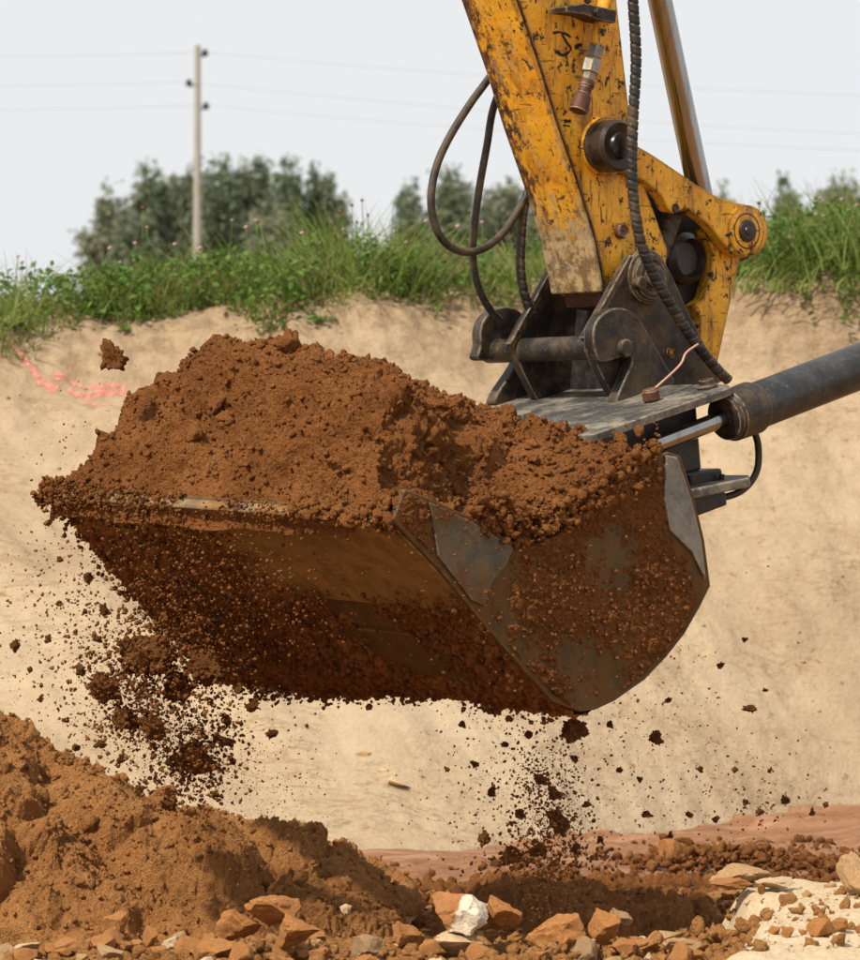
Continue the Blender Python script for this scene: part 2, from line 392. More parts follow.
M_CLEAN = steel_mat('scoured_grey_steel', (0.12, 0.115, 0.105), (0.22, 0.18, 0.13), 0.6, 0.42, 0.4, (0.5, 0.42, 0.3))
M_DULL = steel_mat('dull_olive_steel', (0.070, 0.060, 0.045), (0.13, 0.075, 0.028), 0.9, 0.6, 0.05, (0.30, 0.22, 0.14), soil=(0.10, 0.048, 0.015))
M_RIM = steel_mat('scoured_lip_steel', (0.17, 0.13, 0.08), (0.36, 0.26, 0.14), 0.8, 0.55, 0.2, (0.45, 0.35, 0.21), soil=(0.24, 0.115, 0.04))
M_RUST = steel_mat('rusty_fitting', (0.07, 0.026, 0.013), (0.17, 0.075, 0.035), 0.6, 0.6, 0.3)
M_FIT = steel_mat('zinc_fitting', (0.16, 0.15, 0.13), (0.24, 0.16, 0.09), 0.6, 0.42, 0.6)
M_HOSE = steel_mat('rubber_hose', (0.014, 0.012, 0.010), (0.14, 0.095, 0.05), 0.75, 0.55, 0.0, (0.05, 0.04, 0.03))
def chrome():
    m = NT('chrome_rod'); f = m.ramp(m.noise(6, 4, 0.7, m.mapping((8, 8, 0.6))), 0.45, 0.75)
    m.set('Base Color', m.mix(m.math('MULTIPLY', f, 0.6), (0.34, 0.335, 0.33), (0.15, 0.11, 0.07))).set('Metallic', 1.0)
    m.set('Roughness', m.math('ADD', m.math('MULTIPLY', f, 0.12), 0.13)); return m.m
M_CHROME = chrome()
def plain(name, c, r=0.8, spec=0.3, var=0.25, sc=12):
    m = NT(name); m.set('Base Color', m.mix(m.noise(sc, 4), tuple(x * (1 - var) for x in c), tuple(min(1, x * (1 + var)) for x in c))).set('Roughness', r).set('Specular IOR Level', spec); return m.m
M_INK = plain('black_marker_paint', (0.014, 0.010, 0.008), 0.6)
M_WIREP = plain('pink_wire', (0.55, 0.30, 0.22), 0.6)
M_POLE = plain('weathered_pole', (0.33, 0.32, 0.28), 0.9, sc=3)
M_INS = plain('insulator_black', (0.02, 0.02, 0.022), 0.3)
M_WIRE = plain('grey_power_wire', (0.42, 0.43, 0.44), 0.6)
M_BARK = plain('bark', (0.10, 0.085, 0.06), 0.95)
def leaf_mat(name, a, b, trans=0.35, sc=7.0):
    a, b = (tuple(x * 0.88 for x in k) for k in (a, b))
    m = NT(name); n = m.noise(sc, 3, 0.6); oi = m.noise(60, 2)
    c = m.mix(m.ramp(m.math('ADD', m.math('MULTIPLY', n, 0.6), m.math('MULTIPLY', oi, 0.4)), 0.38, 0.62), a, b)
    m.set('Base Color', c).set('Roughness', 0.65).set('Specular IOR Level', 0.25)
    tr = m.n.new('ShaderNodeBsdfTranslucent'); m.l.new(c, tr.inputs[0])
    mx = m.n.new('ShaderNodeMixShader'); mx.inputs[0].default_value = trans
    m.l.new(m.b.outputs[0], mx.inputs[1]); m.l.new(tr.outputs[0], mx.inputs[2])
    m.l.new(mx.outputs[0], m.n['Material Output'].inputs[0]); return m.m
M_GRASS = leaf_mat('grass_green', (0.115, 0.19, 0.030), (0.30, 0.37, 0.095))
M_DRY = leaf_mat('dry_grass', (0.30, 0.24, 0.09), (0.46, 0.38, 0.18))
M_WEED = leaf_mat('weed_leaf', (0.075, 0.165, 0.025), (0.19, 0.30, 0.06))
M_TREE = [leaf_mat('hazed_tree_leaf_%s' % 'abc'[i], a, b, 0.3, 1.2) for i, (a, b) in enumerate((
    ((0.165, 0.20, 0.125), (0.265, 0.30, 0.185)), ((0.19, 0.22, 0.145), (0.31, 0.33, 0.22)), ((0.145, 0.18, 0.115), (0.225, 0.265, 0.16))))]  # greens lightened towards grey: distance haze put into the leaf colour
M_PINK = plain('clover_pink', (0.55, 0.30, 0.37), 0.8); M_FADE = plain('seedhead_brown', (0.17, 0.075, 0.035), 0.9)
M_WHITEF = plain('clover_white', (0.75, 0.72, 0.66), 0.8)
def spray():
    m = NT('pink_spray_paint'); m.set('Base Color', m.mix(m.noise(20, 4), (0.66, 0.20, 0.15), (0.66, 0.29, 0.22))).set('Roughness', 0.8)
    tr = m.n.new('ShaderNodeBsdfTransparent'); mx = m.n.new('ShaderNodeMixShader')
    m.l.new(m.ramp(m.noise(28, 5, 0.7), 0.34, 0.62), mx.inputs[0]); m.l.new(tr.outputs[0], mx.inputs[1]); m.l.new(m.b.outputs[0], mx.inputs[2])
    m.l.new(mx.outputs[0], m.n['Material Output'].inputs[0]); return m.m
M_SPRAY = spray()

# ------------------------------------------------------------------ the setting: pit floor, sand bank
def axis_samples(parts):
    out = []
    for a, b, n in parts: out.append(np.linspace(a, b, n, endpoint=False))
    return np.concatenate(out + [[parts[-1][1]]])
def foot_y(x): return 16.35 + 1.9 * smooth(-0.3, 2.2, x) + 0.08 * np.sin(x * 1.7)
def top_y(x): return 20.6 + 0.25 * np.sin(x * 0.9 + 1) + 0.12 * np.sin(x * 3.1)
def top_z(x): return np.interp(x, [-6, -2.1, -1.6, -0.9, -0.2, 0.4, 1.2, 2.1, 6], [2.20, 2.20, 2.25, 2.31, 2.36, 2.42, 2.44, 2.47, 2.5])
def bank_z(x, y, detail=True):
    x = np.asarray(x, float); y = np.asarray(y, float)
    yf, yt, zt = foot_y(x), top_y(x), top_z(x)
    t = (y - yf) / (yt - yf)
    z = np.where(t < 0, t * 0.8, np.where(t < 0.86, zt * 0.80 * t / 0.86, zt * (0.80 + 0.20 * np.sin(np.clip((t - 0.86) / 0.14, 0, 1) * math.pi / 2))))
    z = np.where(t >= 1, zt + 0.02 * np.clip(y - yt, 0, 30), z)
    if detail:
        P = np.stack([x.ravel(), y.ravel(), np.zeros(x.size)], 1)
        w = (smooth(-0.05, 0.1, t)).ravel()
        fl = 0.045 * fbm(P, 1.1, 4, 31)
        rill = 0.045 * fbm(np.stack([P[:, 0] * 1.9 + P[:, 1] * 1.0, P[:, 1] * 0.45 - P[:, 0] * 0.3, P[:, 2]], 1), 2.0, 4, 37)
        up = smooth(0.70, 0.95, t).ravel()
        lump = (0.045 * up + 0.008) * fbm(P, 8, 5, 41, 0.6) + (0.010 + 0.03 * up) * clumps(P, 6, 43) * smooth(0.1, 0.5, vnoise(P * 1.3, 44))
        z = z + (w * (fl + rill + lump)).reshape(x.shape)
    return z
bx = axis_samples([(-400, -60, 8), (-60, -8, 20), (-8, -3, 40), (-3, 3, 330), (3, 8, 40), (8, 60, 20), (60, 400, 8)])
by = axis_samples([(15.2, 16.2, 16), (16.2, 21.2, 220), (21.2, 24, 30), (24, 60, 20), (60, 1500, 20)])
GX, GY = np.meshgrid(bx, by)
bank = link('sand_bank', np_mesh('sand_bank', np.stack([GX.ravel(), GY.ravel(), bank_z(GX, GY).ravel()], 1), grid_faces(len(by), len(bx))), M_SAND, None, True)
tag(bank, kind='structure')

def floor_z(x, y):
    x = np.asarray(x, float); y = np.asarray(y, float)
    P = np.stack([x.ravel(), y.ravel(), np.zeros(x.size)], 1)
    z = 0.03 * fbm(P, 1.3, 3, 51) + 0.012 * fbm(P, 7, 3, 52)
    yr = y.ravel()
    bench = smooth(7.0, 9.5, yr) * smooth(12.15, 11.55, yr + 0.10 * vnoise(P * 1.7, 55))     # low bench of rubble close to the camera
    crest = np.exp(-((yr - 11.25) / 0.40) ** 2)
    z = z + bench * 0.165 + crest * (0.030 + 0.05 * fbm(P, 2.4, 3, 53) + 0.035 * chunks(P, 8, 54) + 0.018 * chunks(P, 22, 57))
    ridge = np.exp(-((y.ravel() - 14.6) / 0.5) ** 2) * (0.04 + 0.05 * clumps(P, 5, 56) + 0.02 * clumps(P, 14, 58))
    z = z + ridge
    return z.reshape(x.shape)
fx = axis_samples([(-400, -60, 6), (-60, -6, 16), (-6, -2.2, 40), (-2.2, 2.4, 340), (2.4, 6, 40), (6, 60, 16), (60, 400, 6)])
fy = axis_samples([(-60, -4, 8), (-4, 9.5, 30), (9.5, 10.4, 14), (10.4, 12.2, 190), (12.2, 13.6, 40), (13.6, 15.4, 80), (15.4, 19.5, 40)])
GX, GY = np.meshgrid(fx, fy)
flo = link('pit_floor', np_mesh('pit_floor', np.stack([GX.ravel(), GY.ravel(), floor_z(GX, GY).ravel()], 1), grid_faces(len(fy), len(fx))), M_RUBBLE, None, True)
tag(flo, kind='structure')

def sheet(name, x0, x1, y0, y1, nx, ny, zf, mat, kind='structure'):
    GX, GY = np.meshgrid(np.linspace(x0, x1, nx), np.linspace(y0, y1, ny))
    o = link(name, np_mesh(name, np.stack([GX.ravel(), GY.ravel(), zf(GX, GY).ravel()], 1), grid_faces(ny, nx)), mat, None, True)
    return tag(o, kind=kind)
# wet pinkish mud along the foot of the bank
def mud_z(X, Y):
    P = np.stack([X.ravel(), Y.ravel(), 0 * X.ravel()], 1)
    fade = smooth(0, 0.35, Y - 15.1) * smooth(-2.4, -1.8, X) * smooth(5, 4.6, X)
    z = -0.05 + fade * 0.085 + (0.035 * fbm(P, 1.6, 4, 61) + 0.012 * fbm(np.stack([P[:, 0] * 0.7, P[:, 1] * 3, P[:, 2]], 1), 2, 3, 62) + 0.022 * fbm(P, 5.5, 4, 68) + 0.030 * chunks(P, 6.5, 63) * smooth(-0.1, .4, vnoise(P * 1.4, 64)) + 0.012 * chunks(P, 18, 69) * smooth(-0.2, .4, vnoise(P * 1.9, 70))).reshape(X.shape)
    return z
sheet('mud_strip', -2.6, 5, 14.9, 19.0, 330, 190, mud_z, M_MUD)
# pale gravel shelf at the right
def gravel_z(X, Y):
    P = np.stack([X.ravel(), Y.ravel(), 0 * X.ravel()], 1)
    m = smooth(0.60, 0.90, X + 0.20 * fbm(P, 3, 3, 65).reshape(X.shape) - (Y - 11.2) * 0.10) * smooth(12.75, 12.45, Y) * smooth(9.6, 10.2, Y)
    return -0.02 + m * 0.305 + 0.016 * fbm(P, 5, 4, 66).reshape(X.shape) + 0.010 * chunks(P, 18, 67).reshape(X.shape)
sheet('gravel_shelf', 0.5, 5.0, 9.6, 12.9, 300, 200, gravel_z, M_PALEGR)

# ------------------------------------------------------------------ clods and crumbs
def ico(sub):
    bm = bmesh.new(); bmesh.ops.create_icosphere(bm, subdivisions=sub, radius=1.0)
    V = np.array([v.co[:] for v in bm.verts]); F = np.array([[v.index for v in f.verts] for f in bm.faces]); bm.free(); return V, F
ICO = {k: ico(k) for k in (1, 2, 3, 4, 5)}
def clod_shape(sub, seed, rough=0.5, sq=(1, 1, 1), cuts=7):
    V, F = ICO[sub]; r = np.random.default_rng(seed); V = V.copy()
    for _ in range(cuts):
        n = unit(r.normal(size=3)); d = r.uniform(0.45, 0.85); k = V @ n; V = V - np.where(k > d, k - d, 0)[:, None] * n
    o = r.uniform(0, 50, 3)
    d = 1 + rough * (0.45 * vnoise(V * 1.3 + o, seed) + 0.35 * vnoise(V * 2.9 + o, seed + 5))
    if sub >= 3: d = d + rough * (0.40 * (chunks(V + o, 2.2, seed + 9) - 0.4) + 0.30 * (chunks(V + o, 5.0, seed + 11) - 0.4)) + rough * 0.22 * vnoise(V * 7 + o, seed + 6)
    if sub >= 4: d = d + rough * (0.16 * (chunks(V + o, 11, seed + 12) - 0.4) + 0.10 * vnoise(V * 19 + o, seed + 8))
    return V * d[:, None] * np.array(sq), F
def rand_rot(n, r):
    q = r.normal(size=(n, 4)); q /= np.linalg.norm(q, axis=1, keepdims=True); w, x, y, z = q.T
    return np.stack([np.stack([1 - 2 * (y * y + z * z), 2 * (x * y - z * w), 2 * (x * z + y * w)], 1),
                     np.stack([2 * (x * y + z * w), 1 - 2 * (x * x + z * z), 2 * (y * z - x * w)], 1),
                     np.stack([2 * (x * z - y * w), 2 * (y * z + x * w), 1 - 2 * (x * x + y * y)], 1)], 1)
def crumbs(name, P, S, mat, parent=None, seed=0, sub=1, rough=0.75):
    """many small crumbs in one mesh"""
    r = np.random.default_rng(seed); n = len(P); Vs, Fs = [], []; off = 0
    kinds = r.integers(0, 6, n)
    for k in range(6):
        I = np.where(kinds == k)[0]
        if len(I) == 0: continue
        V, F = clod_shape(sub, 100 + seed * 7 + k, rough, (1, 0.8, 0.65))
        R = rand_rot(len(I), r)
        W = np.einsum('nij,vj->nvi', R, V) * S[I][:, None, None] + P[I][:, None, :]
        Vs.append(W.reshape(-1, 3)); Fs.append((F[None] + (np.arange(len(I)) * len(V))[:, None, None]).reshape(-1, 3) + off); off += len(I) * len(V)
    return tag(link(name, np_mesh(name, np.vstack(Vs), np.vstack(Fs)), mat, parent), kind='stuff')

# ------------------------------------------------------------------ machine frame
TH = math.radians(40)
LAT = np.array([-math.sin(TH), math.cos(TH), 0.0])       # sideways axis of the machine, pointing away to the left
FWD = np.array([math.cos(TH), math.sin(TH), 0.0])        # outward axis, pointing right and away
Q0 = at(607, 300, 13.2)                                   # near side plate of the dipper arm (lateral 0)
def pl(px, py, l): return on_plane(px, py, Q0 + LAT * l, LAT)
def pln(pts, l): return [pl(x, y, l) for x, y in pts]
def mplate(name, pts, l, t, mat, parent, bev=0.004): return prism(name, pln(pts, l), LAT * t, mat, parent, bev)
def mcyl(name, px, py, l0, prof, mat, parent, seg=40):   # lathe along -LAT (towards the viewer), prof in (metres, pixels radius)
    P = pl(px, py, l0); s = P[1] / FPX
    return lathe(name, P, -LAT, [(t, r * s) for t, r in prof], mat, parent, seg)

# ------------------------------------------------------------------ excavator arm
ARM_W = 0.212
arm = empty('excavator', pl(640, 395, 0.1))
tag(arm, 'worn yellow excavator arm with dark quick coupler, links, hoses and tilt cylinder', 'excavator')
side = [(410, -300), (567, -300), (617, 0), (629, 105), (637, 165), (652, 205), (668, 250), (664, 285), (640, 300), (606, 294), (596, 240), (579, 184), (558, 123), (540, 64), (518, 0)]
dip = mplate('dipper', side, 0.0, ARM_W, M_YEL, arm, 0.006)
# front plate of the arm: a thick slab over the narrow face, slightly wider than the box behind it
fr = np.array([(410, -300), (517, 0), (539, 64), (557, 123), (578, 184), (595, 240), (605, 292)], float)
inner = pln(fr, -0.010); outer = [p - FWD * 0.016 for p in inner]
fp = prism('front_plate', outer + inner[::-1], LAT * (ARM_W + 0.02), M_YELW, arm, 0.005)
# weld seam between side and front plate
tube('weld_seam', [p + FWD * 0.004 - LAT * 0.0 for p in pln(fr, -0.003)], 0.0035, M_RUST, dip, 80, 8)
# heavy end cap casting below the arm's narrow face
mplate('arm_end_casting', [(600, 292), (640, 298), (662, 282), (660, 302), (640, 312), (604, 306)], 0.02, ARM_W - 0.04, M_RUST, arm)
# pin boss with greasy cap
mcyl('boss_ring', 602, 147, 0.004, [(0, 30), (0.03, 29.5), (0.034, 26)], M_YEL, dip)
mcyl('pin_cap', 602, 147, -0.028, [(0, 25), (0.010, 25.5), (0.014, 24), (0.022, 24), (0.026, 26.5), (0.075, 26), (0.085, 23), (0.078, 14), (0.090, 12), (0.091, 3)], M_GREASE, dip)
mcyl('bolt_head', 619, 231, 0.002, [(0, 8), (0.018, 8), (0.024, 6.5), (0.020, 3.5), (0.021, 2)], M_RUST, dip, 12)
# hand-painted S and dash on the side plate
def stroke(name, pts, w, parent, l=-0.0025):
    C = catmull(pln(pts, l), 40); T = np.gradient(C, axis=0); N = np.cross(T, LAT); N /= np.linalg.norm(N, axis=1, keepdims=True)
    ww = (w * (0.75 + 0.5 * np.abs(np.sin(np.linspace(0.4, 5, 40)))))[:, None] * 0.5 * 13.2 / FPX
    V = np.vstack([C - N * ww, C + N * ww]); i = np.arange(39)
    return link(name, np_mesh(name, V, np.stack([i, i + 1, i + 41, i + 40], 1)), M_INK, parent)
stroke('letter_s', [(571, 37), (566, 34), (559, 32), (553, 33)], 2.2, dip)
stroke('letter_s', [(562, 34), (565, 39), (568, 44), (571, 48), (568, 53), (562, 55), (558, 51)], 2.4, dip)
stroke('paint_dash', [(575, 48), (579, 45), (582, 45)], 3.6, dip)
stroke('stamped_mark', [(564, 121), (571, 121)], 3.0, dip); stroke('stamped_mark', [(563, 125), (570, 126)], 1.5, dip)
# yellow pipe with clamp, fitting and rusty cap, lying in front of the side plate
def pt(px, py, l=-0.05): return pl(px, py, l)
def rod(name, a, b, r, mat, parent, l=-0.05, seg=24, prof=None):
    A, B = pt(*a, l), pt(*b, l); L = np.linalg.norm(B - A); s = A[1] / FPX
    pf = prof or [(0, 1), (1, 1)]
    return lathe(name, A, B - A, [(t * L, k * r * s) for t, k in pf], mat, parent, seg)
pipe = rod('pipe', (622, -90), (597, 47), 7.5, M_YEL, arm)
cl = prism('pipe_clamp', pln([(566, 6), (584, 3), (617, 10), (616, 23), (600, 20), (585, 14), (567, 12)], -0.085), LAT * 0.075, M_STEEL, arm, 0.003)
mcyl('clamp_bolt', 597, 12, -0.085, [(0, 5), (0.012, 5), (0.014, 4)], M_BLACK, cl, 6)
fit = rod('hose_fitting', (597, 45), (587, 84), 8.2, M_FIT, arm, seg=6, prof=[(0, 0.85), (0.06, 1), (0.30, 1), (0.34, 0.85), (0.38, 1.15), (0.70, 1.15), (0.74, 0.85), (0.8, 0.8), (1, 0.8)])
rod('fitting_cap', (588, 80), (578, 111), 8.6, M_RUST, fit, seg=28, prof=[(0, 0.8), (0.08, 0.95), (0.2, 0.95), (0.24, 0.8), (0.45, 0.8), (0.5, 1.0), (0.55, 1.05), (1, 1.12), (1.001, 0.8)])
# rear links
lk_pts = [(598, 128), (620, 133), (638, 146), (651, 153), (682, 174), (713, 195), (741, 204), (757, 206), (766, 217), (769, 231), (766, 246), (757, 255), (745, 258), (733, 254), (722, 243), (713, 230), (704, 221), (688, 209), (680, 211), (673, 214), (666, 208), (662, 196), (645, 182), (622, 172), (600, 168), (588, 155), (588, 140)]
def chaikin(pts, it=2):
    P = np.array(pts, float)
    for _ in range(it):
        Q = np.roll(P, -1, 0); P = np.stack([P * 0.78 + Q * 0.22, P * 0.22 + Q * 0.78], 1).reshape(-1, 2)
    return [tuple(p) for p in P]
lk_pts = chaikin(lk_pts)
lk = mplate('rear_link', lk_pts, -0.022, 0.045, M_YEL, arm, 0.006)
mplate('rear_link', lk_pts, ARM_W - 0.02, 0.045, M_YEL, arm, 0.006)
mcyl('link_pin', 745, 231, -0.018, [(0, 20), (0.008, 19.5), (0.010, 17), (0.006, 15), (0.007, 11.5), (0.016, 11), (0.018, 9), (0.017, 5), (0.021, 4.5), (0.022, 2)], M_GREASE, lk)
mcyl('boss_ring', 745, 231, -0.020, [(0, 25), (0.005, 25), (0.007, 23)], M_YEL, lk)
mcyl('grease_hole', 675, 208, -0.021, [(0, 4.6), (0.005, 4.4), (0.001, 2.6), (0.0012, 1)], M_GREASE, lk, 16)
ll_pts = [(704, 228), (722, 236), (746, 240), (738, 268), (718, 363), (709, 356), (700, 341), (701, 318), (693, 306), (704, 298), (711, 274), (713, 252)]
mplate('lower_link', ll_pts, 0.030, 0.05, M_YEL, arm, 0.006)
mplate('lower_link', ll_pts, ARM_W - 0.08, 0.05, M_YEL, arm, 0.006)
mcyl('link_crosstube', 692, 258, 0.03, [(-0.16, 26), (-0.02, 26), (0.0, 20), (-0.03, 16), (-0.031, 2)], M_GREASE, arm)
mplate('link_gap_plate', [(640, 176), (664, 192), (700, 218), (716, 240), (712, 262), (702, 300), (690, 335), (672, 300), (655, 250), (640, 215)], 0.10, 0.05, M_BLACK, arm)  # black plate added to darken the bright gap between arm and links
# cylinder rod
A = pl(608, -250, 0.13); B = pl(709, 236, 0.13); s = A[1] / FPX
lathe('cylinder_rod', A, B - A, [(0, 12.5 * s), (np.linalg.norm(B - A), 12.5 * s)], M_CHROME, arm, 48)
mcyl('rod_eye', 722, 236, 0.17, [(0, 26), (0.08, 26), (0.085, 23)], M_BLACK, arm)
# coupler ears and crossbar
ear = [(587, 340), (633, 257), (640, 252), (649, 251), (660, 256), (669, 268), (683, 300), (704, 345), (728, 376), (720, 384), (660, 402), (618, 404), (600, 372)]
def shift(pts, dx, dy=0): return [(x + dx, y + dy) for x, y in pts]
e1 = mplate('coupler_ear', chaikin(ear), -0.060, 0.035, M_STEEL, arm)
K = 0.36 * math.sin(TH) * FPX / 13.35
ear2 = shift(ear, -K * 1.0, 6)
e2 = mplate('coupler_ear', chaikin(ear2), 0.30, 0.035, M_STEEL, arm)
# raised rim along the front edge of each ear
for pts, l, par in (((ear[0], ear[1]), -0.066, e1), ((ear2[0], ear2[1]), 0.294, e2)):
    a, b = pln(pts, l); d = unit(b - a); n = unit(np.cross(d, LAT))
    prism('edge_rim', [a - n * 0.008, b - n * 0.008, b + n * 0.012, a + n * 0.012], LAT * 0.028, M_STEEL, par, 0.003)
mcyl('pin_collar', 646, 277, -0.058, [(0, 28), (0.012, 27), (0.016, 23), (0.030, 22), (0.034, 17), (0.030, 15), (0.031, 11.5), (0.046, 11), (0.049, 9), (0.0492, 2)], M_STEEL, e1)
mcyl('lock_bolt', 634, 283, -0.060, [(0, 7), (0.035, 7), (0.04, 5.5), (0.041, 2)], M_STEEL, e1, 12)
mcyl('ear_hole', 671, 352, -0.0595, [(0, 6), (0.003, 5.8), (0.0005, 5), (0.0006, 1)], M_YEL, e1, 20)
P = pl(608, 347, -0.16); s = P[1] / FPX
lathe('crossbar', pl(611, 347, -0.10), LAT, [(0, 11 * s), (0.02, 12.4 * s), (0.57, 12.4 * s), (0.58, 11 * s)], M_STEEL, arm)
hook = [(594, 347), (593, 331), (598, 318), (608, 310), (619, 307), (631, 310), (641, 320), (655, 345), (669, 370), (678, 384), (640, 402), (622, 408), (615, 402), (634, 360), (630, 355), (622, 357), (610, 361), (599, 362)]
hook = chaikin(hook[:9], 0)[:1] + hook[1:]
hk = mplate('coupler_hook', chaikin(hook), -0.120, 0.045, M_STEEL, arm, 0.005)
mcyl('pin_end', 624, 348, -0.119, [(0, 9), (0.012, 9), (0.015, 7.5), (0.0152, 1)], M_STEEL, hk, 28)
K2 = 0.55 * math.sin(TH) * FPX / 13.45
hook2 = [(x - K2 + (0 if y < 362 else -10), y - 1) for x, y in hook]
hk2 = mplate('coupler_hook', chaikin(hook2), 0.425, 0.045, M_STEEL, arm, 0.005)
# web between the ears, recessed and dark
prism('coupler_web', [pl(648, 300, -0.03), pl(668, 300, -0.03), pl(700, 372, -0.03), pl(640, 398, -0.03)], LAT * 0.33, M_BLACK, arm, 0.004)
mplate('rusty_bracket', [(628, 392), (634, 370), (650, 372), (652, 392)], 0.06, 0.18, M_RUST, arm)
# tilt plate the hooks stand on
PITCH = math.atan2(50 / 148 * math.cos(TH) * 1.0, 1.0)
CF = unit(FWD * math.cos(PITCH) + np.array([0, 0, 1]) * math.sin(PITCH)); CN = unit(np.cross(CF, LAT)); CN = CN if CN[2] > 0 else -CN
T0 = pl(596, 433, -0.45)
def tp(a, l, h=0.0): return T0 + CF * a + LAT * (l + 0.45) + CN * h
outl = [(-0.02, -0.43), (0.0, -0.45), (0.53, -0.45), (0.575, -0.44), (0.605, -0.40), (0.62, -0.33), (0.62, 0.45), (0.55, 0.52), (0.02, 0.52), (-0.02, 0.48)]
tpl = prism('tilt_plate', [tp(a, l) for a, l in outl], -CN * 0.026, M_PLATE, arm, 0.004)
prism('front_bar', [tp(0.06, 0.43, 0.0), tp(0.10, 0.43, 0.0), tp(0.10, 0.43, 0.05), tp(0.06, 0.43, 0.05)], -LAT * 0.5, M_PLATE, tpl, 0.006)
for a, l in ((0.03, 0.36), (0.05, 0.20), (0.02, 0.11)):
    lathe('plate_bolt', tp(a, l, -0.002), CN, [(0, 0.026), (0.022, 0.026), (0.026, 0.022), (0.026, 0.014), (0.04, 0.013)], M_PLATE, tpl, 6)
lathe('cable_knob', tp(0.395, -0.28, -0.002), CN, [(0, 0.02), (0.01, 0.027), (0.034, 0.027), (0.042, 0.02)], M_RUST, tpl, 18)
tube('lock_wire', [tp(0.40, -0.28, 0.03), pl(679, 366, -0.25), pl(686, 353, -0.22), pl(698, 344, -0.18)], 0.0035, M_WIREP, tpl, 24, 8)
# tilt housing below the plate
prism('tilt_housing', [tp(0.07, -0.33, -0.027), tp(0.53, -0.33, -0.027), tp(0.50, -0.33, -0.24), tp(0.12, -0.33, -0.22)], LAT * 0.75, M_BLACK, arm, 0.01)
lp = [(0.22, -0.44), (0.58, -0.44), (0.64, -0.38), (0.64, 0.3), (0.22, 0.3)]
low = prism('lower_flange', [tp(a, l, -0.245 - 0.11 * (a - 0.22)) for a, l in lp], -CN * 0.03, M_PLATE, arm, 0.006)
mplate('hinge_block', [(682, 474), (690, 478), (699, 516), (728, 505), (722, 468)], -0.36, 0.3, M_BLACK, arm, 0.008)
# tilt cylinder
ca, cb = pl(652, 446, -0.40), pl(985, 318, -0.40); cd = unit(cb - ca); s = ca[1] / FPX
def along(px): return np.linalg.norm(pl(px, 446 - (px - 652) * 128 / 333, -0.40) - ca)
lathe('tilt_rod', ca, cd, [(0, 9 * s), (along(735), 9 * s)], M_CHROME, arm, 32)
cyl = lathe('tilt_cylinder', ca, cd, [(along(735), 22 * s), (along(740), 24 * s), (along(960), 24 * s), (along(966), 20 * s)], M_TUBE, arm, 56)
lathe('gland_nut', ca, cd, [(along(727), 22 * s), (along(730), 26.5 * s), (along(751), 27.5 * s), (along(755), 25 * s)], M_STEEL, cyl, 48)
lathe('gland_ring', ca, cd, [(along(723), 12 * s), (along(724), 23 * s), (along(728), 24 * s), (along(729), 20 * s)], M_STEEL, cyl, 40)
lathe('end_clevis', pl(968, 325, -0.45), LAT, [(0, 0.06), (0.005, 0.07), (0.09, 0.07), (0.095, 0.06)], M_BLACK, cyl, 36)
# hoses
def hz(pts, l): return [pl(x, y, q) for (x, y), q in zip(pts, np.linspace(l[0], l[1], len(pts)))]
tube('hydraulic_hose', hz([(512, 44), (489, 78), (470, 104), (449, 138), (436, 168), (431, 200), (436, 228), (448, 245), (466, 252), (484, 248), (502, 234), (516, 214), (528, 194), (545, 168)], (0.30, 0.30)), 0.0125, M_HOSE, arm, 120, 14)
tube('hydraulic_hose', hz([(512, 62), (494, 106), (487, 145), (479, 190), (474, 230), (473, 258), (478, 286), (489, 308), (500, 320)], (0.30, 0.36)), 0.012, M_HOSE, arm, 90, 14)
tube('spiral_wrapped_hose', hz([(538, 165), (525, 202), (521, 240), (521, 275), (527, 302), (536, 320)], (0.30, 0.31)), 0.0125, M_HOSE, arm, 60, 18, 0.0028, 0.034)
tube('spiral_wrapped_hose', hz([(630, -60), (633, 0), (636, 60), (633, 120), (632, 175), (637, 225), (648, 262), (668, 300), (692, 338), (716, 368), (728, 380)], (-0.15, -0.14)), 0.0135, M_HOSE, arm, 140, 22, 0.0035, 0.032)
tube('spiral_wrapped_hose', hz([(680, 190), (672, 222), (662, 250), (652, 275)], (0.062, 0.04)), 0.022, M_HOSE, arm, 40, 18, 0.004, 0.04)
tube('small_hose', hz([(752, 425), (758, 445), (757, 470), (745, 488), (725, 497), (690, 500)], (-0.36, -0.34)), 0.011, M_BLACK, arm, 60, 12)
tube('small_hose', hz([(722, 474), (720, 482), (710, 488), (690, 494)], (-0.38, -0.36)), 0.009, M_BLACK, arm, 40, 12)
lathe('hose_elbow', tp(0.555, -0.36, -0.002), CN, [(0, 0.032), (0.012, 0.032), (0.014, 0.024), (0.03, 0.022)], M_STEEL, tpl, 24)

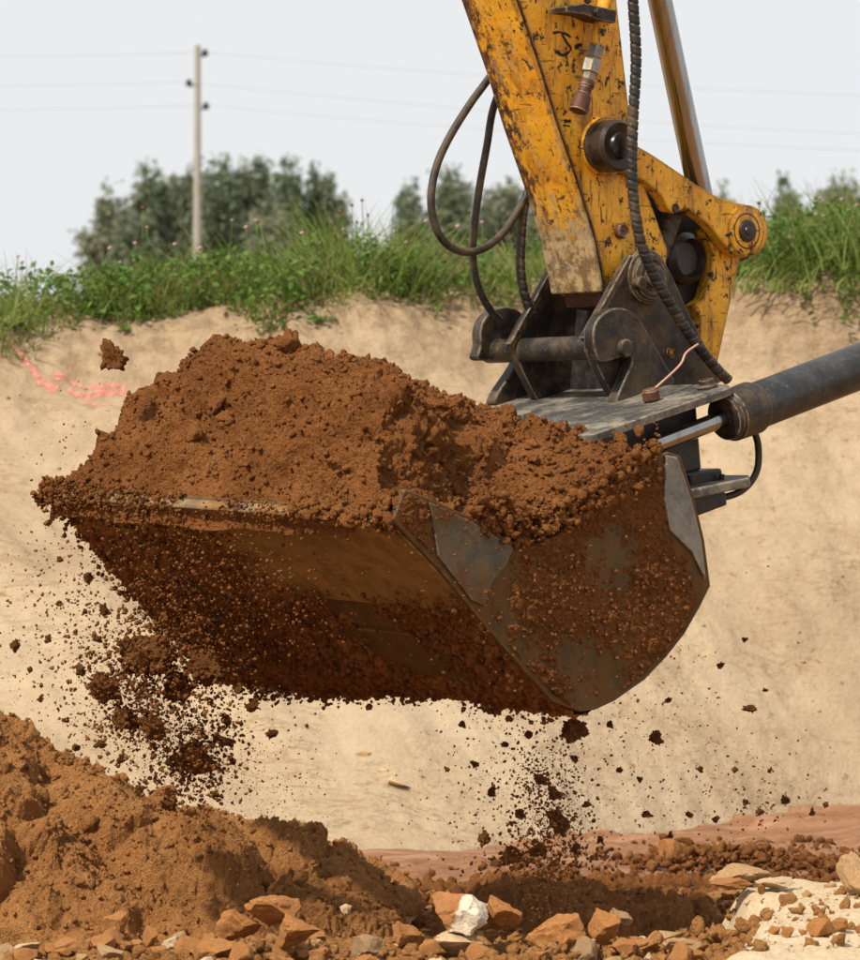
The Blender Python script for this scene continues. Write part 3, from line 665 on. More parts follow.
# ------------------------------------------------------------------ bucket
PB = at(575, 712, 12.2)                                   # lowest corner of the near end plate
BL = 1.63
BAX = unit(LAT + np.array([0, 0, 0.040]))
def bp(px, py, off=0.0): return on_plane(px, py, PB + LAT * off, LAT)
bucket = empty('excavator_bucket', PB + BAX * BL / 2)
tag(bucket, 'wide muddy steel ditching bucket heaped with brown soil', 'bucket')
prof_px = [(392, 515), (437, 561), (486, 622), (530, 672), (553, 696), (575, 711), (590, 710), (610, 701), (640, 680), (662, 657), (680, 634), (695, 608), (706, 586), (700, 540), (690, 498), (676, 456)]
prof = np.array([bp(x, y) for x, y in prof_px])
cen = prof.mean(0)
def shell(name, pts, th, mat, parent, bev=0.003, u0=0.0, u1=BL):
    """curved plate following a profile, extruded along the bucket"""
    pts = np.asarray(pts); T = np.gradient(pts, axis=0); N = np.cross(T, LAT); N /= np.linalg.norm(N, axis=1, keepdims=True)
    if np.dot(N[len(N) // 2], cen - pts[len(pts) // 2]) < 0: N = -N
    ring = np.vstack([pts, (pts + N * th)[::-1]])
    bm = bmesh.new(); a = [bm.verts.new(p + BAX * u0) for p in ring]; b = [bm.verts.new(p + BAX * u1) for p in ring]; n = len(pts)
    for k in range(2 * n):
        j = (k + 1) % (2 * n); bm.faces.new([a[j], a[k], b[k], b[j]])
    for k in range(n - 1):
        bm.faces.new([a[k], a[k + 1], a[2 * n - 2 - k], a[2 * n - 1 - k]]); bm.faces.new([b[k + 1], b[k], b[2 * n - 1 - k], b[2 * n - 2 - k]])
    o = link(name, bm_mesh(name, bm), mat, parent)
    if bev: bevel(o, bev)
    return o
def densify(P, n):
    P = np.asarray(P); d = np.concatenate([[0], np.cumsum(np.linalg.norm(np.diff(P, axis=0), axis=1))])
    s = np.linspace(0, d[-1], n); return np.stack([np.interp(s, d, P[:, k]) for k in range(3)], 1)
fdir = unit(prof[1] - prof[0]); fn = unit(np.cross(fdir, LAT)); fn = fn if np.dot(fn, cen - prof[2]) < 0 else -fn   # outward from the front face
shell('body_plate', catmull(prof[:], 40), 0.018, M_BSTEEL, bucket)
# welded-on strips: cutting edge, two wear strips
def strip(name, i0, i1, proud, mat, u0=0.0, u1=BL, bev=0.004):
    seg = densify(prof[:7], 100)[int(i0 * 99):int(i1 * 99) + 1]
    return shell(name, seg[::3] + fn * proud, proud + 0.004, mat, bucket, bev, u0, u1)
ce = strip('cutting_edge', 0.0, 0.245, 0.022, M_BLADE, 0.0)
strip('wear_strip', 0.255, 0.46, 0.012, M_BLADE, 0.0, BL)
strip('wear_strip', 0.58, 0.80, 0.010, M_BSTEEL, 0.0, BL)
# scoured rim of the cutting edge: an uneven, worn strip
lipn = 260; us = np.linspace(0.01, BL, lipn)
wob = 0.005 * fbm(np.stack([us * 9, 0 * us, 0 * us], 1), 1.0, 4, 71)
c0 = np.array([prof[0] + fn * 0.027 - fdir * (0.002 + w) + BAX * u for u, w in zip(us, wob)])
c1 = np.array([prof[0] + fn * 0.027 + fdir * (0.007 + 1.6 * w) + BAX * u for u, w in zip(us, wob)])
c2 = c0 - fn * 0.03; c3 = c1 - fn * 0.03
V = np.vstack([c0, c1, c3, c2]); i = np.arange(lipn - 1); F = np.vstack([np.stack([i + a * lipn, i + 1 + a * lipn, i + 1 + b * lipn, i + b * lipn], 1) for a, b in ((0, 1), (1, 2), (2, 3), (3, 0))])
link('scoured_rim', np_mesh('scoured_rim', V, F), M_RIM, ce)
# end plates
end_px = [(392, 515), (400, 489), (425, 498), (475, 521), (505, 541), (530, 545), (560, 530), (600, 492), (640, 462), (664, 452)] + prof_px[:0:-1]
def ext(x, y): return fn * 0.021 if (x, y) in prof_px[:5] else 0.0      # front edge flush with the welded strips
ep = prism('end_plate', [bp(x, y) + ext(x, y) for x, y in end_px], -LAT * 0.020, M_BSTEEL, bucket, 0.004)
farv = BAX * BL
prism('end_plate', [bp(x, y if k != 1 else 512) + farv + ext(x, y) for k, (x, y) in enumerate(end_px)], LAT * 0.020, M_BSTEEL, bucket, 0.004)
# scoured grey patch plates on the near end
prism('wear_plate', [bp(x, y, -0.0205) for x, y in [(664, 455), (675, 457), (689, 498), (699, 540), (704, 580), (690, 552), (668, 530), (662, 500)]], -LAT * 0.012, M_CLEAN, ep, 0.005)
prism('corner_plate', [bp(x, y, -0.0205) for x, y in [(428, 502), (475, 524), (512, 548), (504, 566), (490, 584), (482, 606), (470, 600), (449, 572), (437, 556)]], -LAT * 0.008, M_DULL, ep, 0.003)
# hinge lugs at the back of the bucket
for u in (0.55, 0.70, 0.92, 1.07):
    prism('hinge_lug', [bp(650, 462) + BAX * u, bp(700, 520) + BAX * u, bp(730, 480) + BAX * u, bp(690, 440) + BAX * u], LAT * 0.03, M_BLACK, bucket)

# ------------------------------------------------------------------ soil in the bucket
O = prof[0]
def uvz(px, py, v):                       # pixel + distance behind the lip -> distance along lip, height
    n = FWD; p = on_plane(px, py, O + FWD * v, n); return np.dot(p - O, LAT), p[2]
ctrl = {0.0: [(45, 487), (120, 493), (200, 498), (280, 501), (340, 506), (380, 508), (400, 506)],
        0.10: [(60, 452), (130, 444), (200, 446), (280, 446), (340, 440), (385, 440), (408, 448), (420, 492)],
        0.25: [(98, 398), (170, 388), (250, 388), (330, 392), (380, 388), (412, 400), (428, 440), (445, 500), (462, 520)],
        0.50: [(160, 355), (180, 353), (215, 350), (262, 343), (285, 340), (303, 352), (340, 356), (380, 366), (410, 372), (440, 408), (470, 435), (500, 490), (530, 532)],
        0.75: [(235, 365), (300, 372), (380, 386), (430, 390), (470, 408), (510, 428), (545, 455), (572, 480), (595, 500)],
        1.00: [(297, 430), (400, 415), (480, 413), (530, 420), (575, 434), (610, 450), (635, 460), (655, 468)]}
UV, ZZ = [], []
for v, L in ctrl.items():
    for px, py in L:
        u, z = uvz(px, py, v); UV.append((u, v)); ZZ.append(z)
    u_f = BL + 0.05; UV.append((u_f + 0.03, v)); ZZ.append(ZZ[-len(L)] - 0.05)
UV = np.array(UV); ZZ = np.array(ZZ)
def tps(r2): return 0.5 * r2 * np.log(r2 + 1e-9)
D2 = ((UV[:, None] - UV[None]) ** 2).sum(-1); N_ = len(UV)
Kk = np.zeros((N_ + 3, N_ + 3)); Kk[:N_, :N_] = tps(D2) + np.eye(N_) * 0.0015; Kk[:N_, N_] = 1; Kk[:N_, N_ + 1:] = UV; Kk[N_:, :N_] = Kk[:N_, N_:].T
Wt = np.linalg.solve(Kk, np.concatenate([ZZ, [0, 0, 0]]))
def heap_z(u, v):
    q = np.stack([u, v], 1); out = Wt[N_] + q @ Wt[N_ + 1:]
    for k in range(N_): out = out + Wt[k] * tps(((q - UV[k]) ** 2).sum(1))
    return out
nu, nv = 640, 410
uu = np.linspace(0.004, BL + 0.045, nu); vv = np.linspace(0.006, 1.06, nv)
U, Vv = np.meshgrid(uu, vv); U = U.ravel(); Vv = Vv.ravel()
Z = heap_z(U, Vv)
# a sheared face near the right end: everything this side of the ridge line stands lower
rl = 0.07 + 0.42 * np.clip(Vv, 0, 0.7) + 0.03 * vnoise(np.stack([Vv * 7, 0 * Vv, 0 * Vv], 1), 61)
Z = Z + 0.035 * smooth(0.12, 0.0, np.abs(U - rl - 0.05)) * smooth(0.75, 0.45, Vv) - 0.115 * smooth(0.045, -0.02, U - rl) * smooth(0.0, 0.10, Vv) * smooth(0.80, 0.45, Vv) * smooth(-0.02, 0.10, U)
Z = Z + 0.018 * vnoise(np.stack([U * 3.1, Vv * 3.1, 0 * U], 1), 62) * smooth(0.0, 0.2, Vv) * smooth(0, 0.2, U)
# rim: drop the border so the heap sits down in the bucket
Hp = O + U[:, None] * LAT + Vv[:, None] * FWD; Hp[:, 2] = Z
def soil_relief(P, amp=1.0, seed=0):
    hug = chunks(P, 3.6, 80 + seed); big = clumps(P, 5.0, 81 + seed); ch = chunks(P, 7.5, 82 + seed); med = chunks(P, 17, 84 + seed); sm = chunks(P, 42, 87 + seed); ti = chunks(P, 95, 90 + seed)
    mask = smooth(-0.30, 0.40, vnoise(P * 2.6, 95 + seed)); mask2 = smooth(-0.2, 0.5, vnoise(P * 3.4 + 7, 96 + seed))
    return amp * (0.040 * (big - 0.25) + 0.050 * (hug - 0.4) + 0.040 * fbm(P, 6, 5, 99 + seed, 0.55) + 0.036 * (ch - 0.4) * mask2 + 0.022 * (med - 0.4) * mask + 0.012 * (sm - 0.4) * (0.25 + 0.75 * mask) + 0.006 * (ti - 0.4) * (0.35 + 0.65 * mask) + 0.004 * vnoise(P * 140, 3) * (0.4 + 0.6 * mask))
Hp[:, 2] -= 0.05 * smooth(BL - 0.22, BL, U) * smooth(0.15, 0.45, Vv)
Nn = grid_normals(Hp, nv, nu); Nn[Nn[:, 2] < 0] *= -1
edge = np.minimum.reduce([smooth(0.0, 0.06, Vv), smooth(0.0, 0.06, U)])
Hd = Hp + Nn * (soil_relief(Hp) * (0.35 + 0.65 * edge))[:, None]
skirt = np.minimum.reduce([(U - 0.004) / 0.012, (BL + 0.045 - U) / 0.04, (1.06 - Vv) / 0.04, (Vv - 0.006) / 0.010])
Hd[:, 2] -= 0.10 * np.clip(1 - skirt, 0, 1) ** 1.5
heap = empty('soil_heap', O + LAT * 0.8 + FWD * 0.5)
tag(heap, 'heap of moist red-brown soil piled high in the excavator bucket', 'soil heap')
hs = link('soil_body', np_mesh('soil_body', Hd, grid_faces(nv, nu)), M_SOIL, heap, True)
# crumbs lying on the heap
r = np.random.default_rng(21)
idx = r.choice(len(Hd), 9000); S = 0.003 + 0.013 * r.random(9000) ** 5
crumbs('loose_crumbs', Hd[idx] + Nn[idx] * (S * 0.45)[:, None], S, M_SOIL, heap, 22)
idx = r.choice(np.where((Vv > 0.05) & (U > 0.05))[0], 70); S = 0.016 + 0.026 * r.random(70) ** 2
crumbs('soil_lumps', Hd[idx] + Nn[idx] * (S * 0.25)[:, None], S, M_SOIL, heap, 23, 3, 0.6)

# soil smeared and stuck on the outside of the bucket
def stuck(name, G, Nrm, ny, nx, thick, mat, parent):
    """keep only faces where the soil layer has thickness"""
    P = G + Nrm * thick[:, None]; F = grid_faces(ny, nx)
    keep = (thick[F] > 0).sum(1) >= 2; F = F[keep]
    us = np.unique(F); remap = -np.ones(len(P), int); remap[us] = np.arange(len(us))
    o = link(name, np_mesh(name, P[us], remap[F]), mat, parent, True); return o, P, thick
# front face
nx_, ny_ = 460, 170
front = densify(prof[:8], ny_)
Tn = np.gradient(front, axis=0); Nf = np.cross(Tn, LAT); Nf /= np.linalg.norm(Nf, axis=1, keepdims=True); Nf = np.where((Nf @ fn)[:, None] < 0, -Nf, Nf)
ub = np.linspace(0.0, BL + 0.015, nx_)
G = (front[:, None, :] + ub[None, :, None] * BAX).reshape(-1, 3); NG = np.repeat(Nf, nx_, 0); NG = NG.reshape(ny_, nx_, 3).reshape(-1, 3)
ug = np.tile(ub, ny_); sg = np.repeat(np.linspace(0, 1, ny_), nx_)
cover = 0.85 * smooth(0.62, 1.05, ug) + 0.25 * smooth(0.55, 0.9, sg) - 0.75 * smooth(0.36, 0.26, sg) * smooth(1.25, 0.8, ug) - 0.30
th = 0.014 + 0.040 * (cover + 0.75 * fbm(G, 4.5, 5, 121)) + 0.016 * (chunks(G, 18, 122) - 0.4) + 0.012 * (chunks(G, 45, 124) - .4) + 0.006 * vnoise(G * 110, 5)
th = np.where(th > 0, np.minimum(th, 0.05) * (0.30 + 0.70 * smooth(0.0, 0.35, sg)), th)
th = np.where((sg < 0.02), -0.01, th); th = th - 0.05 * smooth(0.90, 0.97, sg) * smooth(1.15, 0.85, ug)
so, SP, ST = stuck('stuck_soil', G, NG, ny_, nx_, th, M_STUCK, heap)
r = np.random.default_rng(31); pool = np.where((ST > 0.0) & ((sg < 0.86) | (ug > 1.15)))[0]; idx = r.choice(pool, 6000); S = 0.003 + 0.013 * r.random(6000) ** 3
crumbs('stuck_crumbs', SP[idx] + NG[idx] * (r.random(6000) ** 2 * 0.05)[:, None], S, M_SOIL, heap, 32)
# soil caught on the lip, thickest towards the far end
n = 2600; uq = BL * (1 - r.random(n) ** 1.7 * 0.97); cl_ = vnoise(np.stack([uq * 6, 0 * uq, 0 * uq], 1), 33); kq = (cl_ > -0.15) | (uq > 0.95); uq = uq[kq]; n = len(uq)
P = prof[0] + uq[:, None] * BAX + fn * (0.012 + 0.022 * r.normal(size=n))[:, None] + fdir * (-0.004 + 0.014 * r.normal(size=n))[:, None]; S = (0.003 + 0.011 * r.random(n) ** 3) * np.where(uq < 0.9, 0.75, 1.0)
crumbs('lip_crumbs', P, S, M_SOILC, heap, 35, 1, 0.9)
n = 260; P = prof[0] + BAX * BL + r.normal(size=(n, 3)) * np.array([0.024, 0.03, 0.020]) + np.array([0.012, 0, -0.004]); S = 0.005 + 0.015 * r.random(n) ** 2
crumbs('lip_crumbs', P, S, M_SOILC, heap, 36, 2, 0.9)
# clods hanging over the lip at the near corner
n = 420; uq = 0.42 * r.random(n) ** 1.5 - 0.01; P = prof[0] + uq[:, None] * BAX + fn * (0.004 + 0.018 * r.normal(size=n))[:, None] + fdir * (-0.012 + 0.05 * np.abs(r.normal(size=n)) * np.exp(-uq / 0.13) - 0.02 * r.random(n))[:, None]; S = 0.005 + 0.020 * r.random(n) ** 3
crumbs('lip_lumps', P, S, M_SOIL, heap, 37, 2, 0.95)
# near end plate
gx = np.linspace(395, 712, 300); gy = np.linspace(452, 714, 250)
EX, EY = np.meshgrid(gx, gy); E0 = np.array([bp(x, y, -0.021) for x, y in zip(EX.ravel(), EY.ravel())])
poly = np.array(end_px, float)
def inside(px, py, poly):
    c = np.zeros(len(px), bool); j = len(poly) - 1
    for i in range(len(poly)):
        xi, yi = poly[i]; xj, yj = poly[j]
        c ^= ((yi > py) != (yj > py)) & (px < (xj - xi) * (py - yi) / (yj - yi + 1e-9) + xi); j = i
    return c
def edge_dist(px, py, poly):
    d = np.full(len(px), 1e9)
    for i in range(len(poly)):
        a, b = poly[i], poly[(i + 1) % len(poly)]; ab = b - a; t = np.clip(((px - a[0]) * ab[0] + (py - a[1]) * ab[1]) / (ab @ ab), 0, 1)
        d = np.minimum(d, np.hypot(px - a[0] - t * ab[0], py - a[1] - t * ab[1]))
    return d
ex, ey = EX.ravel(), EY.ravel(); ins = inside(ex, ey, poly); ed = edge_dist(ex, ey, poly); sd = np.where(ins, ed, -ed)
clean = 0.8 * np.exp(-(((ex - 470) / 34) ** 2 + ((ey - 560) / 45) ** 2)) + np.exp(-(((ex - 690) / 20) ** 2 + ((ey - 515) / 55) ** 2)) + 0.6 * np.exp(-(((ex - 590) / 25) ** 2 + ((ey - 670) / 25) ** 2)) + 0.35 * np.exp(-(((ex - 600) / 30) ** 2 + ((ey - 545) / 30) ** 2))
rich = 0.7 * np.exp(-(((ex - 560) / 60) ** 2 + ((ey - 515) / 32) ** 2)) + 0.55 * np.exp(-(((ex - 555) / 45) ** 2 + ((ey - 610) / 40) ** 2)) + 0.5 * np.exp(-(((ex - 668) / 35) ** 2 + ((ey - 610) / 45) ** 2)) + 0.4 * np.exp(-(((ex - 560) / 35) ** 2 + ((ey - 690) / 25) ** 2)) + 0.5 * np.exp(-(((ex - 620) / 40) ** 2 + ((ey - 490) / 25) ** 2))
th = 0.0025 + 0.020 * (rich - 0.75 * clean + 0.55 * fbm(E0, 6, 5, 131) - 0.12) + 0.010 * (chunks(E0, 24, 132) - 0.42) + 0.007 * (chunks(E0, 60, 134) - 0.4)
th = np.where(sd < 1.5, -0.01, np.minimum(th, 0.05)) 
so2, SP2, ST2 = stuck('stuck_soil', E0, np.repeat(-LAT[None], len(E0), 0), 250, 300, th, M_DAMP, heap)
pool = np.where(ST2 > 0.001)[0]; idx = r.choice(pool, 700); S = 0.002 + 0.010 * r.random(700) ** 3
crumbs('stuck_crumbs', SP2[idx] - LAT * 0.003, S, M_SOIL, heap, 33)
# spill of lumps over the top edge of the near end plate
n = 1900; t = r.random(n); ipx = np.interp(t, [0, 0.3, 0.55, 0.8, 1], [470, 520, 570, 620, 660]); ipy = np.interp(t, [0, 0.3, 0.55, 0.8, 1], [508, 530, 515, 480, 455]) + r.normal(2, 14, n)
P = np.array([bp(x, y, -0.040 + 0.085 * w) for x, y, w in zip(ipx, ipy, r.random(n))]); S = 0.004 + 0.022 * r.random(n) ** 4
crumbs('spilled_lumps', P, S, M_SOIL, heap, 34, 2, 1.0)

# ------------------------------------------------------------------ soil mound at the left
def mound_h(x, y):
    r0 = np.interp(x, [-4, -2.2, -1.42, -1.27, -1.15, -0.95, -0.75, -0.55, -0.36, -0.22, -0.09, 0.0], [0.5, 0.95, 0.74, 0.63, 0.52, 0.42, 0.38, 0.33, 0.28, 0.20, 0.09, -0.12])
    yc = 13.75; s = np.where(y < yc, (yc - y) / 1.15, (y - yc) / 1.5)
    return r0 * np.clip(1 - s ** 1.35, -0.25, 1) - 0.02 * smooth(0.6, 1, s)
mx = np.concatenate([np.linspace(-3.2, -1.75, 60, endpoint=False), np.linspace(-1.75, 0.12, 560)]); my = np.concatenate([np.linspace(12.45, 14.1, 400, endpoint=False), np.linspace(14.1, 15.2, 50)])
MX, MY = np.meshgrid(mx, my); MP = np.stack([MX.ravel(), MY.ravel(), mound_h(MX, MY).ravel()], 1)
MP = MP[:]; Mn = grid_normals(MP, 450, 620); Mn[Mn[:, 2] < 0] *= -1
rel = 1.05 * soil_relief(MP, 1.0, 60) + 0.10 * (chunks(MP, 2.3, 141) - 0.4) + 0.05 * fbm(MP, 2.6, 3, 142)
MD = MP + Mn * rel[:, None]
mound = empty('soil_mound', (-1.2, 13.75, 0))
tag(mound, 'mound of loose orange-brown soil on the ground below the bucket at left', 'soil mound')
link('soil_body', np_mesh('soil_body', MD, grid_faces(450, 620)), M_MOUND, mound, True)
vis = np.where(MD[:, 2] > 0.0)[0]; idx = r.choice(vis, 6500); S = 0.003 + 0.014 * r.random(6500) ** 5
crumbs('loose_crumbs', MD[idx] + Mn[idx] * (S * 0.4)[:, None], S, M_MOUND, mound, 42)
idx = r.choice(vis, 60); S = 0.018 + 0.03 * r.random(60) ** 2
crumbs('soil_lumps', MD[idx] + Mn[idx] * (S * 0.2)[:, None], S, M_MOUND, mound, 43, 3, 0.6)
# small dark pile where the stream lands
dx = np.linspace(-0.1, 1.4, 260); dy = np.linspace(13.3, 15.6, 200); DX, DY = np.meshgrid(dx, dy)
P0 = np.stack([DX.ravel(), DY.ravel(), np.zeros(DX.size)], 1)
hh = 0.07 * np.exp(-((DX - 0.33) / 0.24) ** 2 - ((DY - 14.35) / 0.45) ** 2).ravel() + 0.02 * np.exp(-((DX - 0.72) / 0.35) ** 2 - ((DY - 14.4) / 0.5) ** 2).ravel() - 0.03 + 0.060 * chunks(P0, 7, 151) + 0.035 * chunks(P0, 17, 153) + 0.018 * chunks(P0, 38, 154) + 0.03 * fbm(P0, 5, 4, 155)
edgef = np.minimum.reduce([smooth(-0.1, 0.0, DX), smooth(1.4, 1.2, DX), smooth(13.3, 13.5, DY), smooth(15.6, 15.3, DY)]).ravel()
P0[:, 2] = hh * edgef - 0.05 * (1 - edgef) + 0.01
sp = link('soil_pile', np_mesh('soil_pile', P0, grid_faces(200, 260)), M_SOIL, None, True)
tag(sp, 'low dark pile of damp soil under the falling stream below the bucket', 'soil pile')

# ------------------------------------------------------------------ falling soil
r = np.random.default_rng(77)
def stream(n, cx, cy, sx, sy, depth, sd, sl, sh, pw=3, rho=0.0):
    a = r.normal(size=n); b = rho * a + math.sqrt(1 - rho * rho) * r.normal(size=n)
    d = depth + sd * r.normal(size=n)
    P = np.array([at(cx + sx * a[i], cy + sy * b[i], d[i]) for i in range(n)]); S = sl + (sh - sl) * r.random(n) ** pw
    k = P[:, 2] > 0.03; return P[k], S[k]
def fall(name, sets, label, mat, seed):
    P = np.vstack([s[0] for s in sets]); S = np.concatenate([s[1] for s in sets])
    return crumbs(name, P, S, mat, None, seed, 1, 0.8)
c = fall('falling_crumbs', [stream(2600, 150, 668, 34, 26, 12.72, 0.07, 0.002, 0.013, 4), stream(1300, 190, 760, 22, 26, 12.8, 0.06, 0.002, 0.012, 4), stream(700, 130, 725, 26, 20, 12.75, 0.06, 0.002, 0.011, 4), stream(1500, 150, 660, 60, 75, 12.75, 0.12, 0.002, 0.010), stream(1100, 185, 745, 38, 40, 12.8, 0.1, 0.002, 0.011),
                            stream(450, 70, 590, 32, 50, 12.8, 0.1, 0.0015, 0.008), stream(250, 215, 700, 30, 30, 12.7, .1, .002, .010), stream(420, 70, 690, 45, 60, 12.8, 0.15, 0.0015, 0.007),
                            stream(500, 270, 790, 30, 40, 12.8, 0.15, 0.0015, 0.005)], '', M_DAMPC, 51)
tag(c, 'spray of brown crumbs pouring off the left end of the bucket', 'falling soil')
c = fall('falling_crumbs', [stream(2600, 548, 815, 20, 45, 12.6, 0.12, 0.0015, 0.008, 4), stream(700, 500, 780, 45, 50, 12.6, 0.15, 0.0015, 0.007), stream(500, 545, 860, 38, 22, 13.6, 0.2, 0.002, 0.013)], '', M_DAMPC, 52)
tag(c, 'stream of crumbs dropping from the low corner of the bucket', 'falling soil')
c = fall('falling_crumbs', [stream(420, 650, 730, 60, 60, 12.6, 0.2, 0.0012, 0.006), stream(330, 700, 800, 60, 35, 12.7, 0.2, 0.0012, 0.007), stream(160, 755, 800, 30, 18, 12.8, .15, .002, .008), stream(160, 620, 700, 40, 40, 12.6, .2, .001, .005)], '', M_DAMPC, 53)
tag(c, 'thin scatter of falling crumbs right of the bucket against the sand bank', 'falling soil')
c = fall('falling_crumbs', [stream(900, 180, 560, 60, 45, 12.15, 0.08, 0.002, 0.009), stream(500, 250, 600, 50, 40, 12.0, 0.08, 0.002, 0.009), stream(240, 520, 610, 70, 40, 11.55, 0.08, 0.002, 0.009), stream(120, 90, 430, 35, 30, 12.6, .1, .0015, .006)], '', M_SOILC, 54)
tag(c, 'crumbs in mid-air close in front of the bucket plates', 'falling soil')

CLOD_MESH = []
for k in range(7):
    V, F = clod_shape(5 if k in (1, 2) else 4, 300 + k * 3, 0.75, (1.0, 0.85, 0.8)); me = np_mesh('soil_clod', V, F); me.polygons.foreach_set('use_smooth', np.ones(len(me.polygons), dtype=bool))
    CLOD_MESH.append(me)
for k, me in enumerate(CLOD_MESH): me.materials.append(M_CLOD[0] if k % 2 else M_CLOD[1])
def clod_label(px, py, rr):
    where = 'spill off the left bucket end' if px < 300 else 'stream under the low bucket corner' if px < 606 else 'scatter right of the bucket'
    size = 'tiny' if rr < 4.6 else 'small' if rr < 6.6 else 'egg-sized' if rr < 9.5 else 'large'
    high = 'upper' if py < 660 else 'middle' if py < 745 else 'lowest'
    return '%s soil clod in mid-air, %s part of the %s' % (size, high, where)
def clod(px, py, d, rpx, label=None, group=None, k=None, sc=(1, 1, 1)):
    k = random.randrange(7) if k is None else k
    o = bpy.data.objects.new('soil_clod', CLOD_MESH[k]); COL.objects.link(o)
    p = at(px, py, d); o.location = Vector(p); s = rpx * d / FPX / 1.12
    o.scale = (s * sc[0], s * sc[1], s * sc[2]); o.rotation_euler = (random.uniform(-.4, .4), random.uniform(-.4, .4), random.uniform(0, 6.28))
    return tag(o, label or 'small clod of brown soil falling below the bucket', 'soil clod', group)
clod(112, 359, 12.9, 19, 'fist-sized dark clod in mid-air off the upper left of the heap', None, 3, (0.9, 1, 1.15))
clod(152, 660, 12.7, 30, 'largest ragged lump of soil falling below the left end of the bucket', None, 1, (1.1, 1, 1.0))
clod(130, 650, 12.8, 17, 'lump tucked above left of the largest falling lump', None, 3)
clod(178, 690, 12.75, 19, 'lump tucked under the right side of the largest falling lump', None, 6)
clod(108, 690, 12.75, 22, 'lump at the left edge of the largest falling soil mass', None, 5, (1.2, 1, .8))
clod(208, 668, 12.65, 20, 'lump at the right edge of the largest falling soil mass', None, 2)
clod(155, 728, 12.7, 18, 'dark rounded lump just under the largest falling soil mass', None, 4, (.9, 1, 1.1))
clod(125, 722, 12.72, 18, 'smaller dark lump lower left of the largest falling soil mass', None, 6)
clod(193, 762, 12.8, 21, 'oblong lump falling low between the largest mass and the mound', None, 1, (.9, 1, 1.25))
clod(225, 742, 12.75, 11, 'elongated clod beside the low oblong falling lump', None, 3, (1.6, 1, .7))
clod(251, 707, 12.6, 9, 'round dark clod alone below the bucket against pale sand', None, 4)
clod(272, 733, 12.6, 8.5, 'flat elongated dark clod alone right of the left spill', None, 2, (1.3, 1, .62))
clod(15, 646, 12.8, 7, 'dark clod nearest the left edge of the picture', None, 5, (.7, 1, 1.2))
clod(655, 739, 12.6, 10, 'dark clod falling right of the bucket with a crumb tail', None, 6)
clod(750, 709, 12.6, 8.5, 'clod falling furthest right beside the bucket', None, 3, (1.2, 1, .75))
clod(574, 731, 12.5, 16, 'clod dropping right under the low corner of the bucket', None, 1)
clod(560, 822, 12.7, 13, 'larger clod in the middle of the falling stream', None, 2, (.8, 1, 1.3))
G_ = 'small clods falling below the bucket'
for (px, py, rr) in [(88, 578, 7), (60, 560, 4), (105, 610, 6), (48, 640, 5), (66, 720, 5), (40, 700, 5), (75, 748, 6), (98, 640, 6), (85, 612, 5), (58, 604, 4), (170, 805, 9), (215, 795, 7), (232, 760, 6), (240, 690, 6), (225, 720, 8), (262, 690, 4), (30, 670, 4), (120, 760, 6), (140, 790, 6), (100, 745, 7), (80, 670, 8),
                     (520, 815, 9), (492, 790, 7), (475, 765, 5), (540, 780, 8), (587, 805, 6), (540, 850, 12), (512, 856, 12), (600, 840, 6), (575, 760, 6), (505, 745, 5), (462, 725, 5), (447, 770, 4), (530, 735, 6), (575, 850, 7), (485, 840, 8), (555, 795, 9),
                     (760, 812, 6), (812, 812, 5), (825, 805, 4), (745, 802, 5), (690, 815, 5), (785, 800, 5), (700, 770, 4), (735, 770, 4), (647, 815, 6), (640, 780, 4), (620, 770, 5), (668, 700, 4), (720, 665, 4), (745, 640, 4), (765, 690, 3.5), (610, 725, 5), (770, 770, 3.5), (715, 820, 5), (670, 835, 5)]:
    clod(px, py, 12.6 + random.uniform(-.15, .2), rr, clod_label(px, py, rr), G_, None, (random.uniform(.8, 1.2), 1, random.uniform(.75, 1.3)))

# ------------------------------------------------------------------ rocks and rubble
def rock_mesh(seed, sub=4, flat=1.0, cuts=15):
    r = np.random.default_rng(seed); V, F = ICO[sub]; V = V.copy()
    for _ in range(cuts):                # knock flat facets off a ball
        n = unit(r.normal(size=3)); d = r.uniform(0.42, 0.82); k = V @ n; V = V - np.where(k > d, k - d, 0)[:, None] * n
    o = r.uniform(0, 40, 3); V = V * (1 + 0.16 * fbm(V + o, 1.6, 3, seed) + 0.16 * (chunks(V + o, 1.6, seed + 4) - 0.4) + 0.09 * fbm(V + o, 5, 4, seed + 3, 0.65) + 0.05 * (chunks(V + o, 6, seed + 7) - 0.4))[:, None]
    V[:, 2] *= flat; V /= np.abs(V[:, [0, 2]]).max()
    me = np_mesh('rock', V, F); me.polygons.foreach_set('use_smooth', np.ones(len(me.polygons), dtype=bool))
    try: me.set_sharp_from_angle(angle=math.radians(28))
    except Exception: pass
    return me
ROCKS = {}
def gz(x, y):
    z = floor_z(np.array([[x]]), np.array([[y]]))[0, 0]
    if x < 0.12 and 12.45 < y < 15.2: z = max(z, float(mound_h(np.array([x]), np.array([y]))[0]))
    if 0.5 < x: z = max(z, gravel_z(np.array([[x]]), np.array([[y]]))[0, 0]) if 9.6 < y < 12.9 else z
    if y > 15.1: z = max(z, mud_z(np.array([[x]]), np.array([[y]]))[0, 0])
    return z
